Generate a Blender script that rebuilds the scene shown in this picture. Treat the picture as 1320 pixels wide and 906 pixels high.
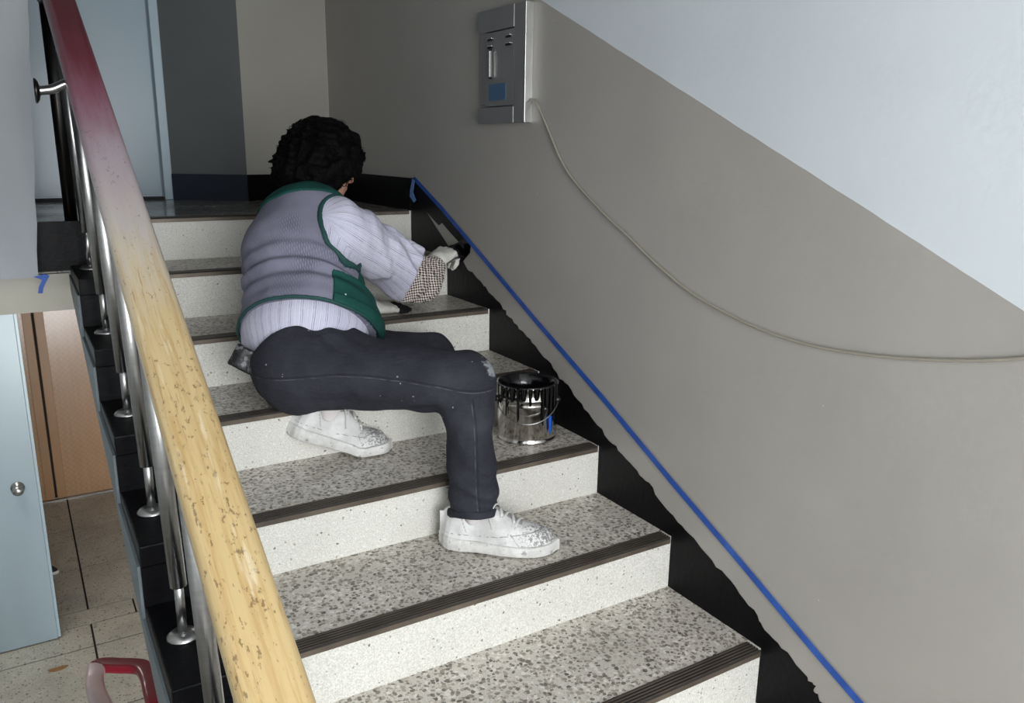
import bpy, bmesh, math, random
import numpy as np
from mathutils import Vector, Matrix
random.seed(7); np.random.seed(7)
for o in list(bpy.data.objects): bpy.data.objects.remove(o)
scene = bpy.context.scene
COL = scene.collection

# ------------------------------------------------------------------ camera
F_PX = 1050.09
YAW, PITCH, ROLL = 0.551319, 0.246296, 0.013041
CAM = Vector((-1.40393, -3.07921, 0.25772))
fw = Vector((math.sin(YAW)*math.cos(PITCH), math.cos(YAW)*math.cos(PITCH), -math.sin(PITCH)))
rt = Vector((math.cos(YAW), -math.sin(YAW), 0)); up = rt.cross(fw)
r2 = rt*math.cos(ROLL) + up*math.sin(ROLL); u2 = -rt*math.sin(ROLL) + up*math.cos(ROLL)
cd = bpy.data.cameras.new('camera'); cam = bpy.data.objects.new('camera', cd); COL.objects.link(cam)
cd.sensor_width = 36; cd.lens = F_PX/1320*36; cd.clip_start = 0.05
M = Matrix((r2, u2, -fw)).transposed().to_4x4(); M.translation = CAM
cam.matrix_world = M
scene.camera = cam

# ------------------------------------------------------------------ light
w = bpy.data.worlds.new('world'); scene.world = w; w.use_nodes = True
w.node_tree.nodes['Background'].inputs[0].default_value = (0.75, 0.85, 1.0, 1)
w.node_tree.nodes['Background'].inputs[1].default_value = 0.35
def area(name, loc, rot, sx, sy, power, col):
    l = bpy.data.lights.new(name, 'AREA'); l.shape = 'RECTANGLE'; l.size = sx; l.size_y = sy
    l.energy = power; l.color = col
    o = bpy.data.objects.new(name, l); COL.objects.link(o); o.location = loc; o.rotation_euler = rot
    return o
# daylight through the half-landing windows behind the camera (upper and lower storey)
area('window_daylight', (-1.2, -4.80, 0.26), (math.radians(90), 0, 0), 1.6, 1.4, 110, (0.96, 0.98, 1.0))
area('window_daylight_lower', (-1.45, -4.80, -2.35), (math.radians(90), 0, 0), 1.5, 1.1, 330, (0.98, 0.99, 1.0))
area('hall_fill_light', (-1.75, 1.5, -0.345), (0, 0, 0), 0.5, 0.5, 10, (1.0, 0.95, 0.86))  # unseen fill light added to brighten the lower hall
scene.view_settings.view_transform = 'Standard'
scene.view_settings.look = 'None'
scene.view_settings.exposure = 0.0
scene.view_settings.gamma = 1.0
scene.view_settings.use_curve_mapping = False

# ------------------------------------------------------------------ constants
H, R = 0.1479, 0.324627          # rise, run; landing nose at y=0,z=0; right wall x=0
SL = H/R
XL = -1.248                      # outer (well) edge of the flight
ZF = -18*H                       # lower floor
ZH = -9*H                        # half landing

def px_on(px, ax, val):
    d = fw + r2*((px[0]-660)/F_PX) - u2*((px[1]-453)/F_PX); t = (val-CAM[ax])/d[ax]; return CAM + d*t
def s2l(c): c /= 255.0; return c/12.92 if c <= 0.04045 else ((c+0.055)/1.055)**2.4
def rgb(r, g, b): return (s2l(r), s2l(g), s2l(b), 1)

# ------------------------------------------------------------------ material helpers
class NT:
    def __init__(s, name, rough=0.6, metal=0.0, color=(0.5,0.5,0.5,1), spec=None, coat=0):
        s.m = bpy.data.materials.new(name); s.m.use_nodes = True; s.t = s.m.node_tree
        s.b = s.t.nodes['Principled BSDF']
        s.b.inputs['Roughness'].default_value = rough; s.b.inputs['Metallic'].default_value = metal
        s.b.inputs['Base Color'].default_value = color
        if spec is not None: s.b.inputs['Specular IOR Level'].default_value = spec
        if coat: s.b.inputs['Coat Weight'].default_value = coat; s.b.inputs['Coat Roughness'].default_value = 0.12
    def n(s, typ, **kw):
        nd = s.t.nodes.new(typ)
        for k, v in kw.items():
            if k in nd.inputs.keys():
                if hasattr(v, 'is_output'): s.t.links.new(v, nd.inputs[k])
                else: nd.inputs[k].default_value = v
            else: setattr(nd, k, v)
        return nd
    def l(s, a, b): s.t.links.new(a, b)
    def obj(s, scale=(1,1,1), rot=(0,0,0)):
        tc = s.n('ShaderNodeTexCoord'); mp = s.n('ShaderNodeMapping')
        mp.inputs['Scale'].default_value = scale; mp.inputs['Rotation'].default_value = rot
        s.l(tc.outputs['Object'], mp.inputs['Vector']); return mp.outputs[0]
    def noise(s, vec, scale, detail=3, rough=0.5):
        nd = s.n('ShaderNodeTexNoise'); nd.inputs['Scale'].default_value = scale
        nd.inputs['Detail'].default_value = detail; nd.inputs['Roughness'].default_value = rough
        if vec is not None: s.l(vec, nd.inputs['Vector'])
        return nd.outputs['Fac']
    def vor(s, vec, scale, feature='F1', out='Distance', rnd=1):
        nd = s.n('ShaderNodeTexVoronoi'); nd.feature = feature; nd.inputs['Scale'].default_value = scale
        nd.inputs['Randomness'].default_value = rnd
        s.l(vec, nd.inputs['Vector']); return nd.outputs[out]
    def ramp(s, fac, stops, interp='LINEAR'):
        nd = s.n('ShaderNodeValToRGB'); nd.color_ramp.interpolation = interp; e = nd.color_ramp.elements
        while len(e) < len(stops): e.new(0.5)
        for i, (p, c) in enumerate(stops):
            e[i].position = p; e[i].color = c if len(c) == 4 else (*c, 1)
        s.l(fac, nd.inputs[0]); return nd.outputs[0]
    def mix(s, fac, a, b, mode='MIX'):
        nd = s.n('ShaderNodeMix'); nd.data_type = 'RGBA'; nd.blend_type = mode
        for sock, v in ((nd.inputs[0], fac), (nd.inputs[6], a), (nd.inputs[7], b)):
            if hasattr(v, 'is_output'): s.l(v, sock)
            else: sock.default_value = v
        return nd.outputs[2]
    def math(s, op, a, b=0.0, c=None, clamp=False):
        nd = s.n('ShaderNodeMath'); nd.operation = op; nd.use_clamp = clamp
        for i, v in enumerate((a, b) if c is None else (a, b, c)):
            if hasattr(v, 'is_output'): s.l(v, nd.inputs[i])
            else: nd.inputs[i].default_value = v
        return nd.outputs[0]
    def attr(s, name):
        nd = s.n('ShaderNodeAttribute'); nd.attribute_name = name; return nd.outputs['Fac']
    def xyz(s, vec):
        nd = s.n('ShaderNodeSeparateXYZ'); s.l(vec, nd.inputs[0]); return nd.outputs
    def col(s, c): s.l(c, s.b.inputs['Base Color']); return s
    def rough(s, c): s.l(c, s.b.inputs['Roughness']); return s
    def bump(s, hgt, strength=0.3, dist=0.002):
        nd = s.n('ShaderNodeBump'); nd.inputs['Strength'].default_value = strength
        nd.inputs['Distance'].default_value = dist; s.l(hgt, nd.inputs['Height']); s.l(nd.outputs[0], s.b.inputs['Normal'])
        return s
BW = lambda v: (v, v, v, 1)
MAT = {}
def paint(name, c, rough=0.5, var=0.06, bump=0.12, spec=0.4):
    m = NT(name, rough, spec=spec); v = m.obj()
    f = m.noise(v, 2.5, 4); c1 = tuple(x*(1-var) for x in c[:3])+(1,); c2 = tuple(min(1, x*(1+var)) for x in c[:3])+(1,)
    m.col(m.ramp(f, [(0.3, c1), (0.7, c2)])); m.bump(m.noise(v, 60, 3), bump, 0.002)
    MAT[name] = m.m; return m.m
def plain(name, c, rough=0.5, metal=0, **k):
    MAT[name] = NT(name, rough, metal, c, **k).m; return MAT[name]

# right wall two-tone paint: grey below a line parallel to the flight, white above
def wall_right_mat():
    m = NT('two_tone_wall_paint', 0.42, spec=0.45); v = m.obj(); x = m.xyz(v)
    line = m.math('SUBTRACT', x[2], m.math('MULTIPLY_ADD', x[1], SL, 1.10))
    wob = m.math('MULTIPLY_ADD', m.noise(v, 9, 2), 0.005, -0.0025)
    line = m.math('ADD', line, wob)
    up_ = m.math('MULTIPLY', m.math('GREATER_THAN', line, 0.0), 1.0)
    n1 = m.noise(v, 3, 4)
    grey = m.ramp(n1, [(0.3, rgb(160,156,150)), (0.7, rgb(167,163,157))])
    white = m.ramp(n1, [(0.3, rgb(207,213,218)), (0.7, rgb(213,219,224))])
    spots = m.math('GREATER_THAN', m.vor(v, 7.0), 0.985)
    grey = m.mix(m.math('LESS_THAN', m.vor(v, 9.0), 0.022), grey, rgb(185,182,175))
    m.col(m.mix(up_, grey, white)); m.bump(m.noise(v, 45, 4), 0.22, 0.003)
    MAT['wall_right'] = m.m
wall_right_mat()
paint('wall_beige', rgb(166,163,154)); paint('wall_grey', rgb(98,101,101)); paint('wall_white', rgb(205,208,208), 0.55)
paint('pier', rgb(160,165,170), 0.5, 0.05, 0.3); paint('lintel', rgb(170,166,154), 0.3)
paint('black_paint', rgb(9,9,12), 0.42, 0.2, 0.5, spec=0.14); paint('black_wet', rgb(12,12,14), 0.12, 0.1, 0.2)
paint('navy_skirt', rgb(44,50,60), 0.4, spec=.3)
paint('door_blue', rgb(158,176,186), 0.28, 0.03, 0.05); paint('door_frame_blue', rgb(168,187,197), 0.3)
paint('stringer', rgb(112,122,128), 0.5, 0.1, 0.3); paint('ceiling', rgb(215,216,214), 0.7)
def terrazzo(name, base, chips, scale, thr, rough=0.35, dirt=0.25):
    m = NT(name, rough, spec=0.4); v = m.obj()
    d1 = m.n('ShaderNodeTexNoise'); d1.inputs['Scale'].default_value = scale*0.9; m.l(v, d1.inputs['Vector'])
    vm = m.n('ShaderNodeVectorMath', operation='MULTIPLY_ADD'); m.l(d1.outputs['Color'], vm.inputs[0])
    vm.inputs[1].default_value = (1.1/scale,)*3; m.l(v, vm.inputs[2])
    vd = vm.outputs[0]
    nd = m.n('ShaderNodeTexVoronoi'); nd.inputs['Scale'].default_value = scale; m.l(vd, nd.inputs['Vector'])
    ed = m.vor(vd, scale, 'DISTANCE_TO_EDGE')
    rnd = m.xyz(nd.outputs['Color'])
    chipc = m.ramp(rnd[0], chips, 'CONSTANT')
    sz = m.math('MULTIPLY_ADD', rnd[1], thr[1]-thr[0], thr[0])
    inside = m.math('LESS_THAN', nd.outputs['Distance'], sz)
    fine = m.noise(v, scale*3.0, 3, 0.7)
    basec = m.mix(m.ramp(fine, [(0.42, BW(0)), (0.62, BW(1))]), base, tuple(x*0.72 for x in base[:3])+(1,))
    c = m.mix(inside, basec, chipc)
    big = m.noise(m.obj((1, 1, 1)), 3.2, 5, 0.65)
    c = m.mix(m.math('MULTIPLY', m.ramp(big, [(0.45, BW(0)), (0.75, BW(1))]), dirt), c, rgb(110,104,92))
    m.col(c); m.rough(m.ramp(big, [(0.3, BW(rough-0.08)), (0.7, BW(rough+0.15))]))
    m.bump(m.noise(v, scale*2, 2), 0.08, 0.001)
    MAT[name] = m.m; return m.m
terrazzo('tread', rgb(216,210,200), [(0, rgb(128,121,112)), (0.2, rgb(166,158,146)), (0.42, rgb(186,178,165)), (0.55, rgb(148,141,130)), (0.7, rgb(224,219,211)), (0.84, rgb(112,106,98)), (0.96, rgb(90,85,79))], 100, (0.34, 0.62), 0.3, 0.35)
terrazzo('riser', rgb(224,222,214), [(0, rgb(225,224,220)), (0.4, rgb(205,203,196)), (0.86, rgb(165,160,148)), (0.955, rgb(120,114,104))], 105, (0.12, 0.32), 0.45, 0.12)
terrazzo('floor_tile', rgb(205,200,188), [(0, rgb(128,123,112)), (0.3, rgb(180,173,160)), (0.55, rgb(212,206,194)), (0.8, rgb(140,134,120))], 60, (0.15, 0.42), 0.3, 0.4)
terrazzo('landing', rgb(150,146,138), [(0, rgb(96,92,86)), (0.3, rgb(140,134,124)), (0.7, rgb(175,168,158))], 82, (0.2, 0.45), 0.16, 0.25)
def nosing_mat():
    m = NT('bronze_nosing', 0.45, 0.35); v = m.obj()
    m.col(m.ramp(m.noise(v, 12, 4), [(0.3, rgb(80,71,62)), (0.7, rgb(116,105,93))])); MAT['nosing'] = m.m; plain('groove', rgb(38,33,30), .8)
nosing_mat()
def steel(name, c, rough, scl=(1,1,1)):
    m = NT(name, rough, 1.0); v = m.obj(scl)
    m.col(m.ramp(m.noise(v, 8, 4), [(0.3, tuple(x*0.85 for x in c[:3])+(1,)), (0.7, c)])); MAT[name] = m.m
steel('steel_brushed', rgb(175,175,174), 0.28, (1,1,12)); steel('steel_box', rgb(150,148,147), 0.38); MAT['steel_box'].node_tree.nodes['Principled BSDF'].inputs['Metallic'].default_value = .55; steel('steel_bright', rgb(235,235,232), 0.25)
steel('tin', rgb(205,203,198), 0.16); steel('steel_dark', rgb(70,68,66), 0.35)
def rail_mat():
    m = NT('worn_painted_wood', 0.32, spec=0.45, coat=0.2); v = m.obj(); x = m.xyz(v)
    cx = m.n('ShaderNodeCombineXYZ')
    m.l(m.attr('ru'), cx.inputs[0]); m.l(m.attr('rv'), cx.inputs[1]); m.l(m.attr('rw'), cx.inputs[2])
    def rv(sx, sy):
        mp = m.n('ShaderNodeMapping'); mp.inputs['Scale'].default_value = (sx, sy, sy); m.l(cx.outputs[0], mp.inputs['Vector']); return mp.outputs[0]
    n = m.noise(v, 5, 4); n2 = m.noise(rv(6, 60), 1.0, 5, 0.7)
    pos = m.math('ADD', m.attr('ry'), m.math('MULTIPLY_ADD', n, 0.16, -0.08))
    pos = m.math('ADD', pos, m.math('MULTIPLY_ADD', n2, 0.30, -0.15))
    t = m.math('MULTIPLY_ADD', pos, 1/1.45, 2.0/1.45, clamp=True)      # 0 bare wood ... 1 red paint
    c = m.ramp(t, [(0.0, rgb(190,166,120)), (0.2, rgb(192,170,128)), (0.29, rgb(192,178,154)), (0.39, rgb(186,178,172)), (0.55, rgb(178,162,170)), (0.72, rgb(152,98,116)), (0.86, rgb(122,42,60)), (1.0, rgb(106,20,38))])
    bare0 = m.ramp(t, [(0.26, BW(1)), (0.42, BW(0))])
    gr = m.noise(rv(5, 110), 1.0, 6, 0.65)
    c = m.mix(m.math('MULTIPLY', m.math('MULTIPLY', m.ramp(gr, [(0.46, BW(0)), (0.64, BW(1))]), m.math('MULTIPLY_ADD', bare0, .8, .06)), 0.65), c, rgb(164,130,78))
    st = m.ramp(m.noise(rv(9, 200), 1.0, 4, 0.7), [(0.60, BW(0)), (0.68, BW(1))])
    c = m.mix(m.math('MULTIPLY', m.math('MULTIPLY', st, m.math('MULTIPLY_ADD', bare0, .8, .12)), .6), c, rgb(132,96,50))
    sp = m.ramp(m.math('ADD', m.noise(rv(70, 150), 1.0, 3, 0.65), m.math('MULTIPLY_ADD', m.noise(rv(4, 25), 1.0, 2, .5), .30, -.15)), [(0.62, BW(0)), (0.68, BW(1))])
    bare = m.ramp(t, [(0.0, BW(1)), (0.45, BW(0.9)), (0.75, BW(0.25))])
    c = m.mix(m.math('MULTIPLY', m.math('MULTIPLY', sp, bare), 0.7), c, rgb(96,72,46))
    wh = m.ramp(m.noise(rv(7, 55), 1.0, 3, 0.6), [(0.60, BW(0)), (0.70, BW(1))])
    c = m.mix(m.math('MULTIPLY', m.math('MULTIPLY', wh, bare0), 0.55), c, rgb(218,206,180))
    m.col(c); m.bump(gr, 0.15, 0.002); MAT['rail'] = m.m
rail_mat()
plain('red_gloss', rgb(112,14,32), 0.28, coat=0.2); plain('pale_pink', rgb(196,170,170), 0.3)
def tape_mat():
    m = NT('blue_masking_tape', 0.55); v = m.obj(); m.col(m.ramp(m.noise(v, 20, 3), [(0.3, rgb(26,66,150)), (0.7, rgb(42,92,180))])); MAT['tape'] = m.m
tape_mat(); plain('tape_pale', rgb(105,140,200), 0.5)
def brown_mat():
    m = NT('woven_brown_laminate', 0.22, spec=0.5); v = m.obj()
    ck = m.n('ShaderNodeTexChecker'); ck.inputs['Scale'].default_value = 42; m.l(v, ck.inputs['Vector'])
    c = m.mix(ck.outputs['Fac'], rgb(176,138,104), rgb(184,146,111)); m.col(m.mix(0.25, c, m.ramp(m.noise(m.obj((8,1,.6)), 6, 4), [(0.3, rgb(150,114,82)), (0.7, rgb(192,154,118))])))
    MAT['brown'] = m.m
brown_mat(); paint('brown_frame', rgb(172,132,94), 0.35); paint('brown_dark', rgb(105,78,55), 0.4)
plain('dark_gap', rgb(22,22,24), 0.7); plain('grout', rgb(40,37,33), 0.9)
plain('glass', (1,1,1,1), 0.02); MAT['glass'].node_tree.nodes['Principled BSDF'].inputs['Transmission Weight'].default_value = 1
plain('cable', rgb(150,144,132), 0.5); plain('blue_sticker', rgb(66,96,128), 0.5)
plain('white_frame', rgb(220,222,222), 0.4)

# ------------------------------------------------------------------ mesh helpers
def link(name, me, mat=None, parent=None, smooth=False):
    if mat is not None: me.materials.append(MAT[mat] if isinstance(mat, str) else mat)
    if smooth:
        me.polygons.foreach_set('use_smooth', [True]*len(me.polygons))
    o = bpy.data.objects.new(name, me); COL.objects.link(o)
    if parent is not None: o.parent = parent
    return o
def mesh(name, verts, faces):
    me = bpy.data.meshes.new(name); me.from_pydata([tuple(v) for v in verts], [], [tuple(f) for f in faces]); me.update(); return me
def bm_obj(name, bm, mat, parent=None, smooth=False):
    me = bpy.data.meshes.new(name); bm.normal_update(); bm.to_mesh(me); bm.free(); return link(name, me, mat, parent, smooth)
def bm_box(bm, x0, x1, y0, y1, z0, z1, bev=0):
    vs = [bm.verts.new(c) for c in ((x0,y0,z0),(x1,y0,z0),(x1,y1,z0),(x0,y1,z0),(x0,y0,z1),(x1,y0,z1),(x1,y1,z1),(x0,y1,z1))]
    fs = [bm.faces.new([vs[i] for i in f]) for f in ((0,3,2,1),(4,5,6,7),(0,1,5,4),(1,2,6,5),(2,3,7,6),(3,0,4,7))]
    if bev:
        es = list({e for f in fs for e in f.edges}); bmesh.ops.bevel(bm, geom=es, offset=bev, segments=2, profile=0.6, affect='EDGES')
def box(name, x0, x1, y0, y1, z0, z1, mat, parent=None, bev=0):
    bm = bmesh.new(); bm_box(bm, x0, x1, y0, y1, z0, z1, bev); return bm_obj(name, bm, mat, parent)
def bm_prism(bm, poly, axis, a, b):
    """extrude a 2-D polygon along axis: 'x' poly=(y,z); 'y' poly=(x,z); 'z' poly=(x,y)"""
    def p3(q, t): return {'x': (t, q[0], q[1]), 'y': (q[0], t, q[1]), 'z': (q[0], q[1], t)}[axis]
    A = [bm.verts.new(p3(q, a)) for q in poly]; B = [bm.verts.new(p3(q, b)) for q in poly]; n = len(poly)
    bm.faces.new(A); bm.faces.new(B[::-1])
    for i in range(n): bm.faces.new((A[i], B[i], B[(i+1) % n], A[(i+1) % n]))
    bmesh.ops.recalc_face_normals(bm, faces=bm.faces)
def prism(name, poly, axis, a, b, mat, parent=None):
    bm = bmesh.new(); bm_prism(bm, poly, axis, a, b); return bm_obj(name, bm, mat, parent)
def smooth_path(pts, n=8):
    pts = [Vector(p) for p in pts]; out = []
    P = [pts[0]*2-pts[1]] + pts + [pts[-1]*2-pts[-2]]
    for i in range(1, len(P)-2):
        for k in range(n):
            t = k/n; a, b, c, d = P[i-1], P[i], P[i+1], P[i+2]
            out.append(0.5*((2*b)+(c-a)*t+(2*a-5*b+4*c-d)*t*t+(3*b-a-3*c+d)*t**3))
    out.append(pts[-1]); return out
def bm_sweep(bm, path, prof, upv=Vector((0,0,1)), cap=True, scale=None):
    """sweep a 2-D profile (side, up) along a polyline"""
    path = [Vector(p) for p in path]; rings = []
    for i, p in enumerate(path):
        t = (path[min(i+1, len(path)-1)] - path[max(i-1, 0)]).normalized()
        s = t.cross(upv)
        if s.length < 1e-4: s = t.cross(Vector((0,1,0)))
        s.normalize(); u = s.cross(t).normalized(); k = scale[i] if scale else 1
        rings.append([bm.verts.new(p + s*a*k + u*b*k) for a, b in prof])
    n = len(prof)
    for A, B in zip(rings, rings[1:]):
        for i in range(n): bm.faces.new((A[i], A[(i+1) % n], B[(i+1) % n], B[i]))
    if cap: bm.faces.new(rings[0][::-1]); bm.faces.new(rings[-1])
    return rings
def circ(r, n=10): return [(r*math.cos(2*math.pi*i/n), r*math.sin(2*math.pi*i/n)) for i in range(n)]
def rrect(w, h, r, n=4):
    out = []
    for cx, cy, a0 in ((w/2-r, h/2-r, 0), (-w/2+r, h/2-r, 90), (-w/2+r, -h/2+r, 180), (w/2-r, -h/2+r, 270)):
        for k in range(n+1):
            a = math.radians(a0+90*k/n); out.append((cx+r*math.cos(a), cy+r*math.sin(a)))
    return out
def tube(name, path, r, mat, parent=None, n=10, upv=Vector((0,0,1)), scale=None):
    bm = bmesh.new(); bm_sweep(bm, path, circ(r, n), upv, scale=scale); bmesh.ops.recalc_face_normals(bm, faces=bm.faces)
    return bm_obj(name, bm, mat, parent, True)
def bm_lathe(bm, prof, c=(0,0,0), n=32, cap=True):
    rings = []
    for r, z in prof:
        rings.append([bm.verts.new((c[0]+r*math.cos(2*math.pi*i/n), c[1]+r*math.sin(2*math.pi*i/n), c[2]+z)) for i in range(n)])
    for A, B in zip(rings, rings[1:]):
        for i in range(n): bm.faces.new((A[i], A[(i+1) % n], B[(i+1) % n], B[i]))
    if cap: bm.faces.new(rings[0][::-1]); bm.faces.new(rings[-1])
    bmesh.ops.recalc_face_normals(bm, faces=bm.faces)
def empty(name, loc=(0,0,0)):
    o = bpy.data.objects.new(name, None); COL.objects.link(o); o.location = loc; o.empty_display_size = 0.1; return o
def put(o, parent):
    """parent keeping world-space mesh coordinates"""
    o.parent = parent; o.matrix_parent_inverse = Matrix.Translation(-parent.location); return o
def tag(o, label=None, cat=None, group=None, kind=None):
    if label: o['label'] = label
    if cat: o['category'] = cat
    if group: o['group'] = group
    if kind: o['kind'] = kind
    return o
def structure(o, label=None, cat=None): return tag(o, label, cat, kind='structure')

# ------------------------------------------------------------------ room shell
o = box('wall_right', 0, 0.15, -4.9, 0.95, -4.2, 2.6, 'wall_right'); structure(o, 'stairwell side wall painted grey below a slanted line and white above', 'wall')
def slab(name, a, b, z0, z1, mat, t=0.12, parent=None):
    a = Vector((*a, 0)); b = Vector((*b, 0)); d = (b-a).normalized(); nrm = Vector((-d.y, d.x, 0))*t
    poly = [(a.x, a.y), (b.x, b.y), (b.x+nrm.x, b.y+nrm.y), (a.x+nrm.x, a.y+nrm.y)]
    return prism(name, poly, 'z', z0, z1, mat, parent)
PA, PB, PC = (-0.742, 1.0), (-0.452, 0.80), (0.0, 0.952)
o = slab('wall_back', PB, PC, 0, 2.6, 'wall_beige'); structure(o, 'beige painted wall behind the top of the stairs', 'wall')
o = slab('wall_oblique', PA, PB, 0, 2.6, 'wall_grey'); structure(o, 'dark grey wall face between the upper door and the beige wall', 'wall')
o = slab('baseboard_back', (PB[0], PB[1]-0.004), (PC[0], PC[1]-0.004), 0, 0.118, 'black_paint', 0.012); o.location.y -= 0.004
structure(o, 'black painted skirting below the beige wall', 'skirting')
o = slab('baseboard_oblique', (PA[0]-.003, PA[1]-0.008), (PB[0]-.003, PB[1]-0.008), 0, 0.118, 'navy_skirt', 0.012)
structure(o, 'dark slate skirting below the grey wall face by the upper door', 'skirting')
# upper landing slab, front edge towards the lower flight
o = box('floor_landing', -1.345, 0, 0.012, 1.2, -0.17, 0, 'landing'); structure(o, 'polished terrazzo floor of the upper landing', 'floor')
o = box('trim_landing_edge', -1.345, -1.1, -0.002, 0.011, -0.162, 0.0005, 'black_paint'); structure(o, 'black painted edge of the landing beside the railing', 'trim')
# wall of the landing door
o = box('wall_landing_door', -2.6, -1.78, 1.0, 1.12, 0, 2.6, 'wall_beige'); structure(o, 'wall beside the upper light blue door', 'wall')
o = box('wall_landing_lintel', -1.78, -0.742, 1.0, 1.12, 2.08, 2.6, 'wall_beige'); structure(o, 'wall above the upper light blue door', 'wall')
# upper door
d = empty('door_1', (-0.78, 1.0, 0)); structure(d, 'light blue steel door on the upper landing behind the handrail', 'door')
put(box('door_leaf', -1.72, -0.785, 1.035, 1.07, 0.018, 2.03, 'door_blue', bev=0.003), d)
put(box('door_jamb', -0.779, -0.742, 1.0, 1.10, 0, 2.08, 'door_frame_blue', bev=0.004), d)
put(box('door_jamb', -1.78, -1.726, 1.0, 1.10, 0, 2.08, 'door_frame_blue', bev=0.004), d)
put(box('door_head', -1.726, -0.779, 1.0, 1.10, 2.035, 2.08, 'door_frame_blue'), d)
put(box('threshold', -1.726, -0.779, 1.012, 1.10, 0.0, 0.012, 'dark_gap'), d)
# pier with its lower edge at the landing slab, left of the rail
_a, _b = px_on((50, 356), 1, -0.15), px_on((37, 0), 1, -0.15); PX0, PZ0, PX1, PZ1 = _a.x, _a.z, _b.x, _b.z
jag = []
for i in range(34):
    z = -0.158 + i*(2.75/33); jag.append((PX0 + (PX1-PX0)*(z-PZ0)/(PZ1-PZ0) + random.uniform(-.004, .003), z))
bm = bmesh.new(); bm_prism(bm, [(-2.6, -0.158)] + jag + [(-2.6, 2.592)], 'y', -0.15, -0.02)
o = bm_obj('wall_pier', bm, 'pier'); structure(o, 'pale grey wall end left of the handrail', 'wall')
o = box('wall_lintel_beam', -2.6, -1.2495, 0.03, 0.16, -0.30, -0.175, 'lintel'); structure(o, 'beige beam face under the upper landing', 'wall')
o = box('ceiling_lower', -2.6, 0, 0.16, 4.3, -0.30, -0.175, 'ceiling'); structure(o, 'ceiling slab over the lower hall', 'ceiling')
o = box('ceiling', -2.6, 0.15, -4.9, 1.2, 2.6, 2.72, 'ceiling'); structure(o, 'ceiling of the stairwell', 'ceiling')
o = box('wall_left', -2.72, -2.6, -4.9, 4.4, -4.2, 2.6, 'wall_white'); structure(o, 'left wall of the stairwell', 'wall')
# lower hall
o = box('wall_lower_right', -0.10, 0.0, 0.96, 4.3, ZF, -0.30, 'wall_white'); structure(o, 'right wall of the lower hall', 'wall')
o = box('wall_lower_back', -2.6, -1.75, 4.3, 4.4, ZF, -0.30, 'wall_beige'); structure(o, 'back wall of the lower hall', 'wall')
o = box('floor_lower_screed', -2.6, 0.0, -0.10, 4.3, ZF-0.12, ZF-0.008, 'grout'); structure(o, 'joints between the lower hall floor tiles', 'floor')
fl = empty('floor', (-1.3, 2, ZF)); structure(fl, 'terrazzo tile floor of the lower hall', 'floor')
# half landing under the camera and wall with the windows behind it
o = box('floor_half_landing', -2.6, 0, -4.9, -2.6, ZH-0.16, ZH, 'landing'); structure(o, 'terrazzo half landing floor at the foot of the flight', 'floor')
bm = bmesh.new()
for (x0,x1,z0,z1) in ((-2.6,-2.05,-1.7,1.2),(-.35,0.15,-1.7,1.2),(-2.6,0.15,1.2,2.6),(-2.05,-.35,1.0,1.2),(-2.05,-.35,-1.7,-0.5),(-2.6,-2.35,-3.0,-1.7),(-.15,0.15,-3.0,-1.7),(-2.6,0.15,-4.2,-3.0)):
    bm_box(bm, x0, x1, -5.05, -4.9, z0, z1)
o = bm_obj('wall_window', bm, 'wall_white'); structure(o, 'window wall behind the half landing', 'wall')
for i, (z0, z1, wa, wb2) in enumerate(((-0.5, 1.0, -2.05, -.35), (-3.0, -1.7, -2.35, -.15))):
    wn = empty('window_%d' % (i+1), (-1.25, -5.0, z0)); structure(wn, 'window of the half landing, %s' % ('upper storey' if i == 0 else 'lower storey'), 'window')
    bm = bmesh.new()
    for (x0,x1,a,b) in ((wa,wa+.05,z0,z1),(wb2-.05,wb2,z0,z1),((wa+wb2)/2-.025,(wa+wb2)/2+.025,z0,z1),(wa+.05,wb2-.05,z0,z0+.05),(wa+.05,wb2-.05,z1-.05,z1)):
        bm_box(bm, x0, x1, -5.0, -4.95, a, b)
    put(bm_obj('window_frame', bm, 'white_frame'), wn)
    put(box('pane', wa+.05, (wa+wb2)/2-.025, -4.98, -4.974, z0+.05, z1-.05, 'glass'), wn); put(box('pane', (wa+wb2)/2+.025, wb2-.05, -4.98, -4.974, z0+.05, z1-.05, 'glass'), wn)

lp = empty('fill_fixture', (-1.75, 1.5, -0.30)); structure(lp, 'added square fixture for the fill light of the lower hall, out of view', 'lamp')  # out-of-view fixture made up to carry the added hall light
put(box('fill_fixture_body', -2.02, -1.48, 1.23, 1.77, -0.335, -0.301, 'white_frame', bev=.004), lp)
# floor tiles of the lower hall: three bands split by joints, as seen past the open door
def tile_rect(x0, x1, y0, y1):
    g = 0.006
    bm = bmesh.new(); bm_box(bm, x0+g, x1-g, y0+g, y1-g, ZF-0.008, ZF, 0)
    put(bm_obj('tile', bm, 'floor_tile'), fl)
ys = [-0.08, 0.60, 1.20, 1.86, 2.13, 2.32, 2.93, 3.62, 4.29]
for j, (a, b) in enumerate(zip(ys, ys[1:])):
    off = -1.262 if j != 4 else -1.62
    xs = sorted([-2.59] + [off + k*0.62 for k in range(-3, 3) if -2.5 < off + k*0.62 < -0.15] + [-0.11])
    for x0, x1 in zip(xs, xs[1:]): tile_rect(x0, x1, a, b)

# ------------------------------------------------------------------ staircase
st = empty('staircase', (-0.62, -2.6, ZH)); structure(st, 'terrazzo flight of nine steps with ribbed bronze nosings climbing along the grey wall', 'stairs')
XB = -1.10     # treads outside this are painted black
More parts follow.
